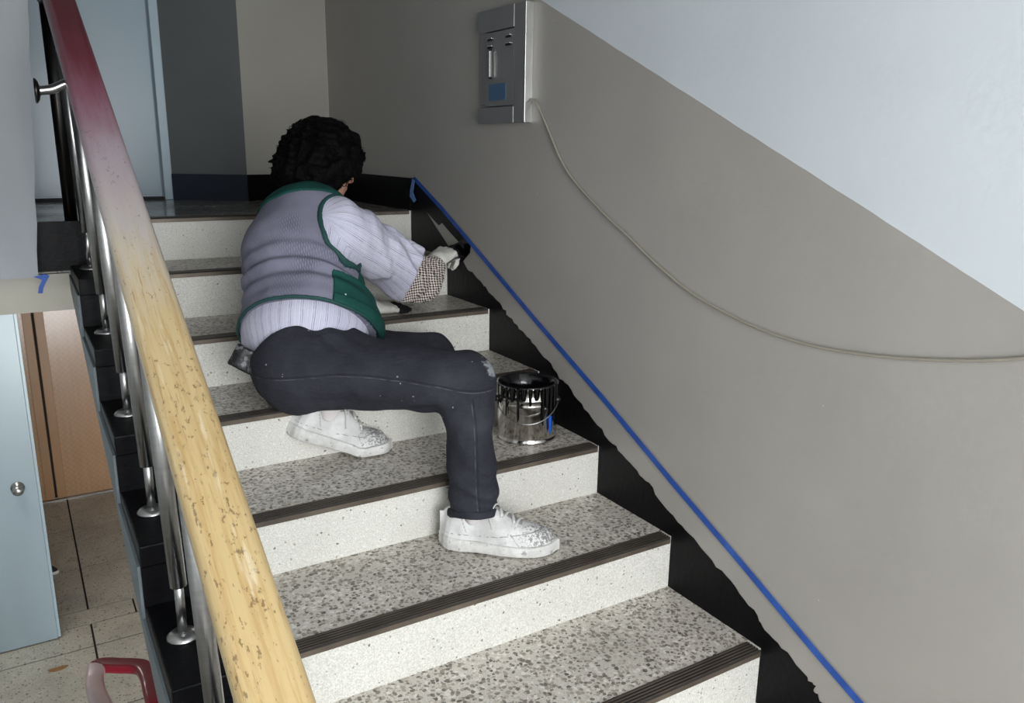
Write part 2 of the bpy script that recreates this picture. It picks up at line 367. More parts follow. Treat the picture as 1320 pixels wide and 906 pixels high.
# nosing profile (y forward negative, z), ridged
npf = []
yy = -0.004; npf.append((yy, -0.014)); npf.append((yy, -0.002))
ridge = 0.0085
for i in range(5):
    y0 = yy + i*ridge
    npf += [(y0+0.0006, 0.0035), (y0+ridge*0.55, 0.0035), (y0+ridge*0.62, 0.0004), (y0+ridge*0.98, 0.0004)]
yend = yy+5*ridge; npf += [(yend, 0.0030), (yend, -0.004), (0.004, -0.006), (0.004, -0.014)]
me_nose = None
for k in range(0, 9):
    y = -k*R; z = -k*H
    depth = R if k else 0.05
    if k:
        bm = bmesh.new(); bm_box(bm, XB, -0.0005, y+0.028, y+R+0.012, z-0.035, z, 0)
        put(bm_obj('tread', bm, 'tread'), st)
    bm = bmesh.new(); bm_box(bm, XB, -0.001, y+0.006, y+0.0275, z-H, z-0.0005, 0)
    # worn lower/upper riser edges get a small irregularity
    put(bm_obj('riser', bm, 'riser'), st)
    bm = bmesh.new(); bm_prism(bm, [(a, b) for a, b in npf], 'x', XB, -0.012)
    for f_ in bm.faces:
        cz = f_.calc_center_median()
        f_.material_index = 1 if (abs(f_.normal.x) < .5 and cz.z < 0.0034 and cz.z > -0.003 and cz.y < yend-.001) else 0
    for v in bm.verts: v.co.y += y; v.co.z += z
    n_ = put(bm_obj('nosing', bm, 'nosing'), st); n_.data.materials.append(MAT['groove'])
    # black painted outer end of the step
    bm = bmesh.new()
    if k:
        bm_box(bm, XL, XB-0.0005, y-0.003, y+R+0.012, z-0.05, z+0.002, 0.004); bm_box(bm, XL, XB-0.0005, y+0.004, y+0.05, z-H, z-0.04, 0)
        put(bm_obj('tread_end', bm, 'black_paint'), st)
    else: bm.free()
# structural waist and grey stringer face
pl = []
for k in range(0, 9): pl += [(-k*R+0.045, -k*H-0.04 if k else -0.175), (-k*R+0.045, -(k+1)*H-0.036)]
pl = [(0.011, -0.165), (0.045-0.034, -H-0.036)]
for k in range(1, 9): pl += [(-k*R+0.045, -k*H-0.036), (-k*R+0.045, -(k+1)*H-0.036 if k < 8 else ZH-0.01)]
und = [(-8*R+0.045, ZH-0.15), (0.011, -0.235)]
put(prism('waist', pl + und[::1], 'x', XL+0.004, -0.0005, 'stringer'), st)
# stringer face board following the steps on the well side
sp = [(0.011, -0.162), (0.009, -H-0.03)]
for k in range(1, 9): sp += [(-k*R+0.012, -k*H-0.05), (-k*R+0.012, -(k+1)*H-0.03)]
low = [(-8*R+0.012, -8*H-0.235), (0.011, -0.235)]
put(prism('stringer', sp + low, 'x', XL-0.006, XL+0.003, 'stringer'), st)

# half landing and flights of the storey above
o = box('ceiling_half_landing', -2.6, 0, -4.9, -2.6, 9*H-0.16, 9*H, 'ceiling'); structure(o, 'underside of the next half landing overhead', 'ceiling')
bm = bmesh.new(); bm_prism(bm, [(-0.15, 0.0), (-2.6, 9*H), (-2.6, 9*H-0.30), (-0.15, -0.155)], 'x', -2.59, -1.52)
o = bm_obj('ceiling_upper_flight', bm, 'ceiling'); structure(o, 'soffit of the flight going up from the landing', 'ceiling')
bm = bmesh.new(); bm_prism(bm, [(-2.6, 9*H), (0.3, 18*H+.05), (0.3, 18*H-0.2), (-2.6, 9*H-0.16)], 'x', -1.25, 0)
o = bm_obj('ceiling_next_flight', bm, 'ceiling'); structure(o, 'soffit of the flight overhead', 'ceiling')
# lower flight (down from the half landing to the hall), left of the well
bm = bmesh.new()
poly = [(-2.6, ZH)]
for k in range(9): poly += [(-2.6+k*0.29+0.0, ZH-(k+1)*H), (-2.6+(k+1)*0.29, ZH-(k+1)*H)] if k < 8 else [(-2.6+k*0.29, ZF)]
poly += [(-2.6+8*0.29-0.3, ZF), (-2.6, ZH-0.3)]
bm_prism(bm, poly, 'x', -2.59, -1.42)
o = bm_obj('lower_flight', bm, 'tread'); structure(o, 'flight of stairs going down to the lower hall', 'stairs')

# ------------------------------------------------------------------ painted black skirting on the right wall, with the unpainted patch
def wallpt(px): p = px_on(px, 0, 0.0); return (p.y, p.z)
TOPS = [(535,229),(545,241),(560,259),(575,277),(590,295),(603,309),(607,318),(606,326),(600,333),(597,337)]
JAG = [(604,347),(611,353),(623,367),(626,371),(640,387),(649,398),(656,408),(667,419),(676,431),(686,441),(697,456),(709,469),(722,487),(731,497),(745,515),(759,532),(771,547),(785,567),(798,580),(811,597),(825,612),(836,623),(850,643),(864,661),(875,672),(888,688),(905,708),(924,730),(941,749),(960,773),(978,793),(979,799),(987,811),(1003,828),(1020,848),(1041,872),(1043,879),(1052,884),(1049,890),(1056,898),(1062,912),(1090,950)]
edge = [wallpt(p) for p in TOPS]
for a, b in zip(JAG, JAG[1:]):
    for t in (0, .33, .66):
        j = random.uniform(-1.3, 1.3)
        edge.append(wallpt((a[0]+(b[0]-a[0])*t + j, a[1]+(b[1]-a[1])*t - j*0.8)))
lastp = wallpt(JAG[-1]); edge.append(lastp)
# lower boundary: below the step line (inside the stair solid)
lo = [(lastp[0], lastp[1]-0.35)]
lo += [(-0.02, -0.26), (0.0, 0.0)]
lo = [(lastp[0], lastp[1]-0.30), (0.0, -0.20), (0.0, 0.0)]
full = [(0.0, 0.13)] + edge + lo[:-1]
PATCH = [wallpt(p) for p in ((548,270),(557,281),(566,290.5),(570,287),(581,300),(592,312),(585,315),(578,317),(571,306),(564,295.5))]
# cut the patch by bridging it with the outline
def with_hole(outer, hole):
    j = max(range(len(hole)), key=lambda i: hole[i][1])
    best = min(range(len(outer)), key=lambda i: (outer[i][0]-hole[j][0])**2+(outer[i][1]-hole[j][1])**2)
    return outer, hole
bm = bmesh.new()
def edge_loop(pts, x): 
    vs = [bm.verts.new((x, a, b)) for a, b in pts]; return [bm.edges.new((vs[i], vs[(i+1) % len(vs)])) for i in range(len(vs))]
es = edge_loop(full, -0.0015) + edge_loop(PATCH, -0.0015)
bmesh.ops.triangle_fill(bm, edges=es, use_beauty=True)
ex = bmesh.ops.extrude_face_region(bm, geom=bm.faces[:])
for v in [g for g in ex['geom'] if isinstance(g, bmesh.types.BMVert)]: v.co.x = 0.001
bmesh.ops.recalc_face_normals(bm, faces=bm.faces)
o = bm_obj('baseboard_right', bm, 'black_paint'); structure(o, 'ragged black painted skirting band climbing the grey wall beside the steps', 'skirting')
o = box('baseboard_right_landing', -0.006, 0.0, 0.001, 0.94, 0, 0.13, 'black_paint'); structure(o, 'black skirting on the side wall of the upper landing', 'skirting')
# fresh wet stroke beside the hand
stroke = [wallpt(p) for p in ((592,312),(600,306),(604,311),(606.5,318),(605.5,326),(600,332),(592,335),(584,332),(580,320))]
o = prism('wet_paint_stroke', stroke, 'x', -0.0032, -0.0016, 'black_wet'); tag(o, 'fresh wet stroke of black paint on the wall by the gloved hand', 'paint')
# masking tape
tp = [wallpt(p) for p in ((535,230),(570,268),(607,312),(690,411),(780,515),(867,620),(960,729),(1058,846),(1150,952))]
bm = bmesh.new(); W = 0.009; vs = []
for i, (a, b) in enumerate(tp):
    a0, a1 = tp[max(0, i-1)], tp[min(len(tp)-1, i+1)]; t = Vector((a1[0]-a0[0], a1[1]-a0[1])).normalized(); n = Vector((-t.y, t.x))
    vs.append([(a+n.x*W, b+n.y*W), (a-n.x*W, b-n.y*W)])
poly = [v[0] for v in vs] + [v[1] for v in vs][::-1]
bm_prism(bm, poly, 'x', -0.0042, -0.0034)
tape = bm_obj('masking_tape', bm, 'tape'); tag(tape, 'long blue masking tape stuck slantwise along the grey wall above the steps', 'tape')
fl_pts = [wallpt(p) for p in ((534,230),(531,246),(530.5,253),(536,261),(539,258),(535,248),(537,233))]
bm = bmesh.new(); bm_prism(bm, fl_pts, 'x', -0.009, -0.008); f_ = bm_obj('tape_end', bm, 'tape_pale', tape); f_['label'] = 'pale loose end of the tape'

# ------------------------------------------------------------------ electrical box on the wall
eb = empty('meter_box', (0, -0.755, 0.33)); tag(eb, 'stainless steel electrical box with slotted door on the grey wall', 'electrical box')
Y0, Y1, Z0, Z1 = -0.893, -0.616, 0.330, 0.676   # near edge, far edge
T = 0.028
def wb(name, y0, y1, z0, z1, t0, t1, mat, parent=eb, bev=0.0015): return put(box(name, -t1, -t0, y0, y1, z0, z1, mat, bev=bev), parent)
wb('frame_side', Y0, Y0+0.062, Z0, Z1, 0, T, 'steel_box'); wb('frame_side', Y1-0.030, Y1, Z0+0.06, Z1-0.06, 0, T-.004, 'steel_box')
wb('frame_top', Y0+0.062, Y1+0.008, Z1-0.065, Z1, 0, T+.002, 'steel_box'); wb('frame_bottom', Y0+0.062, Y1+0.008, Z0, Z0+0.05, 0, T+.002, 'steel_box')
dy0, dy1, dz0, dz1 = Y0+0.065, Y1-0.033, Z0+0.053, Z1-0.068
dr = wb('box_door', dy0, dy1, dz0, dz1, 0.004, T-.001, 'steel_box')
def sub(o, par): o.parent = par; o.matrix_parent_inverse = par.matrix_parent_inverse.inverted() @ Matrix.Identity(4) if False else Matrix.Identity(4); return o
for yy_ in (dy0+0.030, dy1-0.036):
    for zz in (dz1-0.045, dz1-0.022):
        bm = bmesh.new(); bm_box(bm, -T-0.003, -T+0.001, yy_-0.015, yy_+0.015, zz-0.003, zz+0.003, 0.001); sub(bm_obj('vent_slot', bm, 'dark_gap'), dr)
        bm = bmesh.new(); bm_box(bm, -T-0.005, -T+0.001, yy_-0.015, yy_+0.015, zz+0.003, zz+0.006, 0.001); sub(bm_obj('vent_lip', bm, 'steel_bright'), dr)
yy_ = dy1-0.040
bm = bmesh.new(); bm_box(bm, -T-0.002, -T+0.001, yy_-0.012, yy_+0.010, dz0+0.085, dz0+0.175, 0.001); sub(bm_obj('latch_plate', bm, 'steel_dark'), dr)
bm = bmesh.new(); bm_box(bm, -T-0.010, -T, yy_-0.0075, yy_-0.0045, dz0+0.09, dz0+0.17, 0.001); sub(bm_obj('handle', bm, 'steel_brushed'), dr)
bm = bmesh.new(); bm_box(bm, -T-0.0005, -T+0.001, dy0+0.045, dy1-0.03, dz0+0.018, dz0+0.068); s_ = sub(bm_obj('sticker', bm, 'blue_sticker'), dr); s_['label'] = 'faded blue sticker'
wb('frame_edge', Y0-0.004, Y0, Z0, Z1, 0, T+.001, 'steel_bright')

# cable
cp = [(687,128),(692,131),(698,142),(710,170),(724,204),(742,233),(780,275),(812,305),(850,342),(890,375),(930,399),(980,423),(1030,440),(1080,451),(1140,459),(1200,463),(1262,464),(1322,461),(1400,452)]
pts = [Vector((-0.006, *wallpt(p))) for p in cp]
o = tube('cable', smooth_path(pts, 5), 0.0033, 'cable', n=8); tag(o, 'thin grey cable sagging across the wall from the electrical box', 'cable')

# ------------------------------------------------------------------ handrail with balusters
XR = -1.215
ra = px_on((79, 10), 0, XR); rb = px_on((353, 900), 0, XR)
rdir = (ra-rb).normalized()
rtop = ra + rdir*0.10; rbot = rb - rdir*0.33
rl = empty('stair_railing', (XR, -2.5, ZH)); tag(rl, 'stair railing with worn wooden handrail, red at the top, on steel balusters', 'railing')
path = [rbot + (rtop-rbot)*(i/40) for i in range(41)]
path += [rtop + Vector((0, .05, .018)), rtop + Vector((0, .12, .03)), rtop + Vector((0, .3, .035))]
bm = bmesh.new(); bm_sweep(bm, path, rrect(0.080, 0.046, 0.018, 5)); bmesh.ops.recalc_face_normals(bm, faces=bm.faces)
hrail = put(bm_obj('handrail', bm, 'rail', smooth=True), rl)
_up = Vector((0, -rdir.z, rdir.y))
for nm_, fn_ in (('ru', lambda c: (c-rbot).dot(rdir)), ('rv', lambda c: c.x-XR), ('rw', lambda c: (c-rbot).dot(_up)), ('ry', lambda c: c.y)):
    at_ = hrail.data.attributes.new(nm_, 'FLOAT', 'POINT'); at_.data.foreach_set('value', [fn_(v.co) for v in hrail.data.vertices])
bm = bmesh.new(); bm_sweep(bm, [p - Vector((0,0,0.030)) for p in path], rrect(0.032, 0.012, 0.003, 2)); bmesh.ops.recalc_face_normals(bm, faces=bm.faces)
put(bm_obj('rail_bar', bm, 'steel_dark'), rl)
def rail_z(y): t = (y-rbot.y)/(rtop.y-rbot.y); return rbot.z + (rtop.z-rbot.z)*t - 0.03
for k in range(1, 9):
    y = -k*R + (0.17 if k > 2 else 0.21); z = -k*H; zt = rail_z(y); xf = -1.196
    b = put(tube('baluster', [(xf, y, z+0.002), (xf, y, z+0.155)], 0.0095, 'steel_brushed', n=12), rl)
    c = tube('baluster_sleeve', [(xf, y, z+0.12), (xf-(xf-XR)*0.4, y, (z+zt)/2), (XR, y, zt)], 0.0165, 'steel_brushed', n=14); c.parent = b
    bm = bmesh.new(); bm_lathe(bm, [(0.033, 0.002), (0.033, 0.006), (0.026, 0.013), (0.012, 0.017)], (xf, y, z), 20); c = bm_obj('floor_flange', bm, 'steel_brushed', smooth=True); c.parent = b
    if False: pass
# end post at the landing and wall bracket
put(tube('end_post', [(XR-0.012, 0.02, 0.0), (XR-0.012, 0.02, rail_z(0.0))], 0.02, 'steel_dark', n=14), rl)
bend_ = px_on((90, 107), 0, XR-0.03)
fpt = px_on((47, 117), 1, bend_.y)
br_path = smooth_path([fpt, fpt+(bend_-fpt)*0.45+Vector((0,0,-.004)), fpt+(bend_-fpt)*0.8, bend_, bend_+Vector((.025, 0.0, .012))], 8)
b = put(tube('wall_bracket', br_path, 0.0105, 'steel_brushed', n=12, upv=Vector((0,1,0.01))), rl)
bm = bmesh.new(); bm_lathe(bm, [(0.028, 0.0), (0.028, 0.004), (0.020, 0.009), (0.011, 0.011)], (0,0,0), 20)
for v in bm.verts: v.co = Vector((v.co.z, v.co.x, v.co.y)) + fpt - Vector((0.004, 0, 0))
c = bm_obj('wall_flange', bm, 'steel_dark', smooth=True); c.parent = b

# blue tape scrap on the pier
bm = bmesh.new(); q = [px_on(p, 1, -0.152) for p in ((43,357),(57,353),(64,355),(60,362),(56,371),(55,378),(49,378),(50,370),(54,361),(50,359))]
bm_prism(bm, [(v.x, v.z) for v in q], 'y', -0.1535, -0.1525)
o = bm_obj('tape_scrap', bm, 'tape'); tag(o, 'short dark blue tape scrap hanging from the pale wall end', 'tape')

# ------------------------------------------------------------------ lower hall doors, shoe, rail loop
d2 = empty('door_2', (-1.43, 2.04, ZF)); structure(d2, 'open light blue door with round knob in the lower hall', 'door')
put(box('door_leaf', -2.33, -1.4455, 2.042, 2.078, ZF+0.008, -0.62, 'door_blue', bev=0.002), d2)
put(box('door_edge', -1.445, -1.429, 2.046, 2.095, ZF+0.012, -0.62, 'door_frame_blue', bev=0.002), d2)
kn = px_on((23, 632), 1, 2.0)
bm = bmesh.new(); bm_lathe(bm, [(0.036, 0.0), (0.036, 0.006), (0.014, 0.010), (0.014, 0.03), (0.026, 0.036), (0.031, 0.05), (0.026, 0.064), (0.012, 0.070)], (0,0,0), 24)
for v in bm.verts: v.co = Vector((v.co.x + kn.x, 2.042 - v.co.z, v.co.y + kn.z))
put(bm_obj('knob', bm, 'steel_brushed', smooth=True), d2)
d3 = empty('door_3', (-1.2, 4.3, ZF)); structure(d3, 'brown woven-pattern double door at the back of the lower hall', 'door')
def bx3(x0, x1): 
    return x0, x1
gap = px_on((62, 560), 1, 4.28).x
put(box('door_leaf', gap+0.008, -0.30, 4.285, 4.32, ZF+0.012, -0.42, 'brown', bev=0.003), d3)
put(box('door_leaf', -1.75, gap-0.008, 4.285, 4.32, ZF+0.012, -0.42, 'brown', bev=0.003), d3)
put(box('stile', gap+0.010, gap+0.075, 4.272, 4.286, ZF+0.014, -0.42, 'brown_frame', bev=0.003), d3)
put(box('stile', gap-0.075, gap-0.010, 4.272, 4.286, ZF+0.014, -0.42, 'brown_frame', bev=0.003), d3)
put(box('threshold', -1.75, -0.30, 4.25, 4.29, ZF, ZF+0.012, 'steel_brushed'), d3)
put(box('door_backing', -1.75, -0.10, 4.33, 4.4, ZF, -0.30, 'dark_gap'), d3)

# shoe tip behind the open door
sx = px_on((71, 736), 2, ZF+0.02)
se = empty('slip_on_shoe', (sx.x-0.10, sx.y+0.06, ZF)); tag(se, 'black shoe with white sole lying behind the open lower door', 'shoe')
bm = bmesh.new(); bmesh.ops.create_uvsphere(bm, u_segments=20, v_segments=12, radius=1)
for v in bm.verts:
    v.co = Vector((v.co.x*0.13, v.co.y*0.048, max(-0.1, v.co.z)*0.055 + 0.022)); v.co.z *= (1.0 if v.co.x < 0.02 else 1-0.3*(v.co.x-0.02)/0.11)
s1 = bm_obj('upper', bm, plain('shoe_black', rgb(25,25,28), 0.5), se, True)
bm = bmesh.new(); bm_prism(bm, [(0.135*math.cos(a), 0.050*math.sin(a)) for a in [i*2*math.pi/24 for i in range(24)]], 'z', 0.001, 0.02)
s2_ = bm_obj('sole', bm, plain('sole_white', rgb(205,205,200), 0.6), se)
se.rotation_euler.z = math.radians(-25)
# flat brown patch put in for a reflection on the floor
sx = px_on((75, 862), 2, ZF+0.003)
bm = bmesh.new(); pts = [(0.045*math.cos(a)*(1+0.25*math.sin(3*a)), 0.020*math.sin(a)*(1+0.2*math.cos(2*a))) for a in [i*2*math.pi/16 for i in range(16)]]
bm_prism(bm, pts, 'z', 0.0, 0.006)
o = bm_obj('reflection_patch', bm, plain('reflection_brown', rgb(150,112,70), 0.7)); o.location = (sx.x, sx.y, ZF+0.0005); tag(o, 'small yellowish brown patch imitating a reflection on the lower hall floor', 'reflection patch')

# handrail loop of the lower flight
lr = empty('lower_handrail', (-1.28, -0.1, ZF)); tag(lr, 'glossy red handrail loop of the lower flight below the pale stringer', 'handrail')
zr = -1.60
cL = px_on((122, 880), 2, zr); cR = px_on((196, 890), 2, zr); tL = px_on((135, 856), 2, zr); tR = px_on((172, 857), 2, zr)
tL = px_on((128, 858), 2, zr); tR = px_on((182, 860), 2, zr)
leg = [cL + Vector((0, -0.9, 0.42)), cL + Vector((0, -0.45, 0.2)), cL + Vector((0, -.12, .03)), cL, tL*.5+cL*.5 + Vector((-.003, .01, 0)), tL, (tL+tR)/2 + Vector((0, .006, 0)), tR, tR*.5+cR*.5 + Vector((.008, .008, 0)), cR, cR + Vector((0.0, -0.12, -0.03)), cR + Vector((0.0, -0.4, -0.18)), cR + Vector((0, -0.85, -0.40))]
P = smooth_path(leg, 8)
nL = 8*5-2
bm = bmesh.new(); bm_sweep(bm, P[nL:], rrect(0.060, 0.038, 0.014, 4)); bmesh.ops.recalc_face_normals(bm, faces=bm.faces); put(bm_obj('red_rail', bm, 'red_gloss', smooth=True), lr)
bm = bmesh.new(); bm_sweep(bm, P[:nL+1], rrect(0.060, 0.038, 0.014, 4)); bmesh.ops.recalc_face_normals(bm, faces=bm.faces); o = put(bm_obj('pale_rail', bm, 'pale_pink', smooth=True), lr); o['label'] = 'pale pink stretch of the red handrail'  # leg before the bend is coloured pale pink
put(tube('support_post', [(cL.x, cL.y+0.02, ZF), (cL.x, cL.y+0.02, zr-0.01)], 0.017, 'steel_brushed'), lr)

# ------------------------------------------------------------------ paint can
cc = Vector((-0.138, -1.112, -4*H))
cn = empty('paint_can', cc); tag(cn, 'shiny tin paint can dripping with black paint on the step by the wall', 'paint can')
CR, CH = 0.0895, 0.172
prof = [(CR-.004, 0.0), (CR+.001, 0.0), (CR+.001, .006), (CR-.002, .010), (CR-.002, .020), (CR, .022), (CR, .112), (CR+.0015, .115), (CR, .118), (CR, .128), (CR+.0025, .131), (CR+.0025, .135), (CR, .138), (CR, CH-.006), (CR+.003, CH-.004), (CR+.003, CH), (CR-.006, CH), (CR-.008, CH-.004), (CR-.008, .02), (0.01, .018)]
def tin_mat():
    m = NT('paint_spattered_tin', 0.16, 1.0); v = m.obj(); x = m.xyz(v)
    base = m.ramp(m.noise(m.obj((6,6,.6)), 5, 3), [(0.3, rgb(150,146,140)), (0.55, rgb(215,213,208)), (0.75, rgb(176,172,166))])
    n = m.noise(m.obj((1,1,.35)), 30, 3, .6)
    thr = m.math('MULTIPLY_ADD', x[2], 3.4, -0.16)      # more paint towards the rim
    blk = m.math('GREATER_THAN', m.math('ADD', n, m.math('MULTIPLY', thr, 0.55)), 0.80)
    base = m.mix(blk, base, rgb(12,12,13)); m.col(base)
    m.l(m.math('SUBTRACT', 1.0, blk), m.b.inputs['Metallic']); MAT['tin_paint'] = m.m
tin_mat()
bm = bmesh.new(); bm_lathe(bm, prof, (0,0,0), 48); b_ = bm_obj('can_body', bm, 'tin_paint', cn, True)
bm = bmesh.new(); bm_lathe(bm, [(CR-.0078, .10), (CR-.0078, .118), (CR-.02, .1175), (0.01, .117)], (0,0,0), 40); bm_obj('paint', bm, 'black_wet', cn, True)
bm = bmesh.new(); bm_lathe(bm, [(CR-.0095, .112), (CR-.0079, .112), (CR-.0058, CH+.0005), (CR+.0015, CH+.0012), (CR-.003, CH+.002), (CR-.0095, CH-.002), (CR-.0095, .112)], (0,0,0), 40, False); bm_obj('rim_paint', bm, 'black_wet', cn, True)
def drip(a, z0, z1, w_):
    bm = bmesh.new(); n = 7
    L, Rr = [], []
    for i in range(n):
        t = i/(n-1); z = z0+(z1-z0)*t; ww = w_*(1-0.45*t) if i < n-1 else w_*0.35
        for s, arr in ((-1, L), (1, Rr)):
            aa = a + s*ww/CR/2; arr.append(bm.verts.new(((CR+.0036)*math.cos(aa), (CR+.0036)*math.sin(aa), z)))
    C_ = []
    for i in range(n):
        t = i/(n-1); z = z0+(z1-z0)*t; C_.append(bm.verts.new(((CR+.0062)*math.cos(a), (CR+.0062)*math.sin(a), z)))
    for i in range(n-1):
        bm.faces.new((L[i], C_[i], C_[i+1], L[i+1])); bm.faces.new((C_[i], Rr[i], Rr[i+1], C_[i+1])); bm.faces.new((L[i+1], Rr[i+1], Rr[i], L[i]))
    return bm
ca = math.atan2(CAM.y-cc.y, CAM.x-cc.x)
for da, z1, w_ in ((-1.15,.10,.014),(-.95,.125,.02),(-.72,.085,.010),(-.5,.13,.02),(-.3,.07,.008),(-.12,.135,.022),(.1,.12,.012),(.3,.138,.02),(.52,.06,.012),(.68,.11,.024),(.86,.075,.02),(1.05,.05,.018),(1.2,.10,.02)):
    bm_obj('paint_drip', drip(ca+da, CH, z1, w_), 'black_wet', cn, True)
o = bm_obj('blue_smear', drip(ca+.84, .085, .03, .02), plain('blue_paint', rgb(30,90,190), 0.25), cn, True); o['label'] = 'blue paint smear'
for s in (-1, 1):
    aa = ca + s*1.25; e = Vector((math.cos(aa)*(CR+.004), math.sin(aa)*(CR+.004), .125))
    bm = bmesh.new(); bmesh.ops.create_uvsphere(bm, u_segments=12, v_segments=8, radius=.011)
    for v in bm.verts: v.co = v.co + e
    bm_obj('handle_ear', bm, 'steel_dark', cn, True)
hp = []
for i in range(25):
    t = i/24; aa = ca - 1.25 + 2.5*t; sag = math.sin(math.pi*t)
    hp.append((math.cos(aa)*(CR+.008+.008*sag), math.sin(aa)*(CR+.008+.008*sag), .125 - .055*sag))
tube('wire_handle', hp, .0018, 'steel_brushed', cn, 6)

# ------------------------------------------------------------------ implicit-surface modeller
def V3(p): return np.array(p, dtype=np.float32)
def sdf_cone(P, a, b, ra, rb):
    a = V3(a); b = V3(b); ba = b-a; t = np.clip(((P-a)@ba)/float(ba@ba), 0, 1)
    d = P - a - t[:, None]*ba
    return np.sqrt((d*d).sum(1)) - (ra + (rb-ra)*t)
def sdf_ell(P, c, r, B=None):
    q = P - V3(c)
    if B is not None: q = q @ np.array(B, dtype=np.float32).T     # rows of B: local axes
    r = V3(r); k0 = np.sqrt(((q/r)**2).sum(1)); k1 = np.sqrt(((q/(r*r))**2).sum(1)) + 1e-9
    return k0*(k0-1)/k1
def smin(a, b, k):
    h = np.clip(0.5+0.5*(b-a)/k, 0, 1); return b*(1-h)+a*h - k*h*(1-h)
def smax(a, b, k): return -smin(-a, -b, k)
def half(P, c, n): n = V3(n); n = n/np.linalg.norm(n); return (P-V3(c))@n   # negative on the side away from n
def surf(f, lo, hi, h):
    """naive surface nets on f<0"""
    lo = np.array(lo, float); hi = np.array(hi, float); n = np.ceil((hi-lo)/h).astype(int)+1
    ax = [lo[i]+h*np.arange(n[i]) for i in range(3)]
    G = np.stack(np.meshgrid(*ax, indexing='ij'), -1).reshape(-1, 3).astype(np.float32)
    vol = np.concatenate([f(c) for c in np.array_split(G, max(1, len(G)//400000))]).reshape(n)
    vol[0] = vol[-1] = np.maximum(vol[0], 1e-3)*0+1e-2
    vol[:, 0] = vol[:, -1] = 1e-2; vol[:, :, 0] = vol[:, :, -1] = 1e-2
    s = vol < 0
    c8 = [(i, j, k) for i in (0, 1) for j in (0, 1) for k in (0, 1)]
    m = n-1
    sub_ = lambda A, c: A[c[0]:c[0]+m[0], c[1]:c[1]+m[1], c[2]:c[2]+m[2]]
    cnt = sum(sub_(s, c).astype(np.int8) for c in c8)
    act = (cnt > 0) & (cnt < 8); idx = np.argwhere(act)
    pos = np.zeros((len(idx), 3)); tot = np.zeros(len(idx))
    for a in c8:
        for axn in range(3):
            if a[axn]: continue
            b = list(a); b[axn] = 1
            va = vol[idx[:,0]+a[0], idx[:,1]+a[1], idx[:,2]+a[2]]; vb = vol[idx[:,0]+b[0], idx[:,1]+b[1], idx[:,2]+b[2]]
            cr = (va < 0) != (vb < 0); t = np.where(cr, va/np.where(cr, va-vb, 1), 0)
            p = np.array(a, float)[None].repeat(len(idx), 0); p[:, axn] = t
            pos += p*cr[:, None]; tot += cr
    pos = lo + h*(idx + pos/tot[:, None])
    vid = -np.ones(m, int); vid[tuple(idx.T)] = np.arange(len(idx))
    faces = []
    for axn in range(3):
        u_, v_ = [(1, 2), (2, 0), (0, 1)][axn]
        sa = [slice(None)]*3; sb = [slice(None)]*3; sa[axn] = slice(0, -1); sb[axn] = slice(1, None)
        for q in (u_, v_): sa[q] = slice(1, n[q]-1); sb[q] = slice(1, n[q]-1)
        A = s[tuple(sa)]; B = s[tuple(sb)]; ch = np.argwhere(A != B)
        if not len(ch): continue
        flip = A[tuple(ch.T)]
        base = ch.copy(); base[:, u_] += 1; base[:, v_] += 1
        def cid(du, dv):
            q = base.copy(); q[:, u_] += du; q[:, v_] += dv; return vid[tuple(q.T)]
        quad = np.stack([cid(-1,-1), cid(0,-1), cid(0,0), cid(-1,0)], 1)
        quad[~flip] = quad[~flip][:, ::-1]; faces.append(quad)
    return pos, np.concatenate(faces)
def relax(V, Fq, it=2, lam=0.5):
    E_ = np.concatenate([Fq[:, [0,1]], Fq[:, [1,2]], Fq[:, [2,3]], Fq[:, [3,0]]]); E_ = np.concatenate([E_, E_[:, ::-1]])
    deg = np.bincount(E_[:,0], minlength=len(V))[:, None]
    for _ in range(it):
        S = np.stack([np.bincount(E_[:,0], V[E_[:,1], i], len(V)) for i in range(3)], 1); V = V + lam*(S/np.maximum(deg, 1)-V)
    return V
def sdf_obj(name, f, lo, hi, h, mat, parent, attrs=None, it=1, xf=None):
    V, Fq = surf(f, lo, hi, h); V = relax(V, Fq, it)
    me = bpy.data.meshes.new(name); L = V if xf is None else xf(V)
    me.vertices.add(len(V)); me.vertices.foreach_set('co', L.astype(np.float32).ravel())
    me.loops.add(len(Fq)*4); me.polygons.add(len(Fq))
    me.loops.foreach_set('vertex_index', Fq.astype(np.int32).ravel())
    me.polygons.foreach_set('loop_start', np.arange(0, len(Fq)*4, 4, dtype=np.int32)); me.polygons.foreach_set('loop_total', np.full(len(Fq), 4, np.int32))
    me.update(calc_edges=True); me.validate()
    if attrs:
        for k_, fn in attrs.items():
            at = me.attributes.new(k_, 'FLOAT', 'POINT'); at.data.foreach_set('value', fn(V.astype(np.float32)).astype(np.float32))
    o = link(name, me, mat, None, True)
    if parent is not None: put(o, parent)
    return o
def wob(P, fr, amp, ph=0.0):
    d = np.array(fr, dtype=np.float32); return amp*np.sin(P@d + ph)
def vnoise(P, sc, seed=0):
    rs = np.random.RandomState(seed); out = 0
    for i in range(7):
        k = rs.normal(size=3).astype(np.float32)*sc; out = out + np.sin(P@k + rs.uniform(0, 6.28))
    return out/7.0*1.6

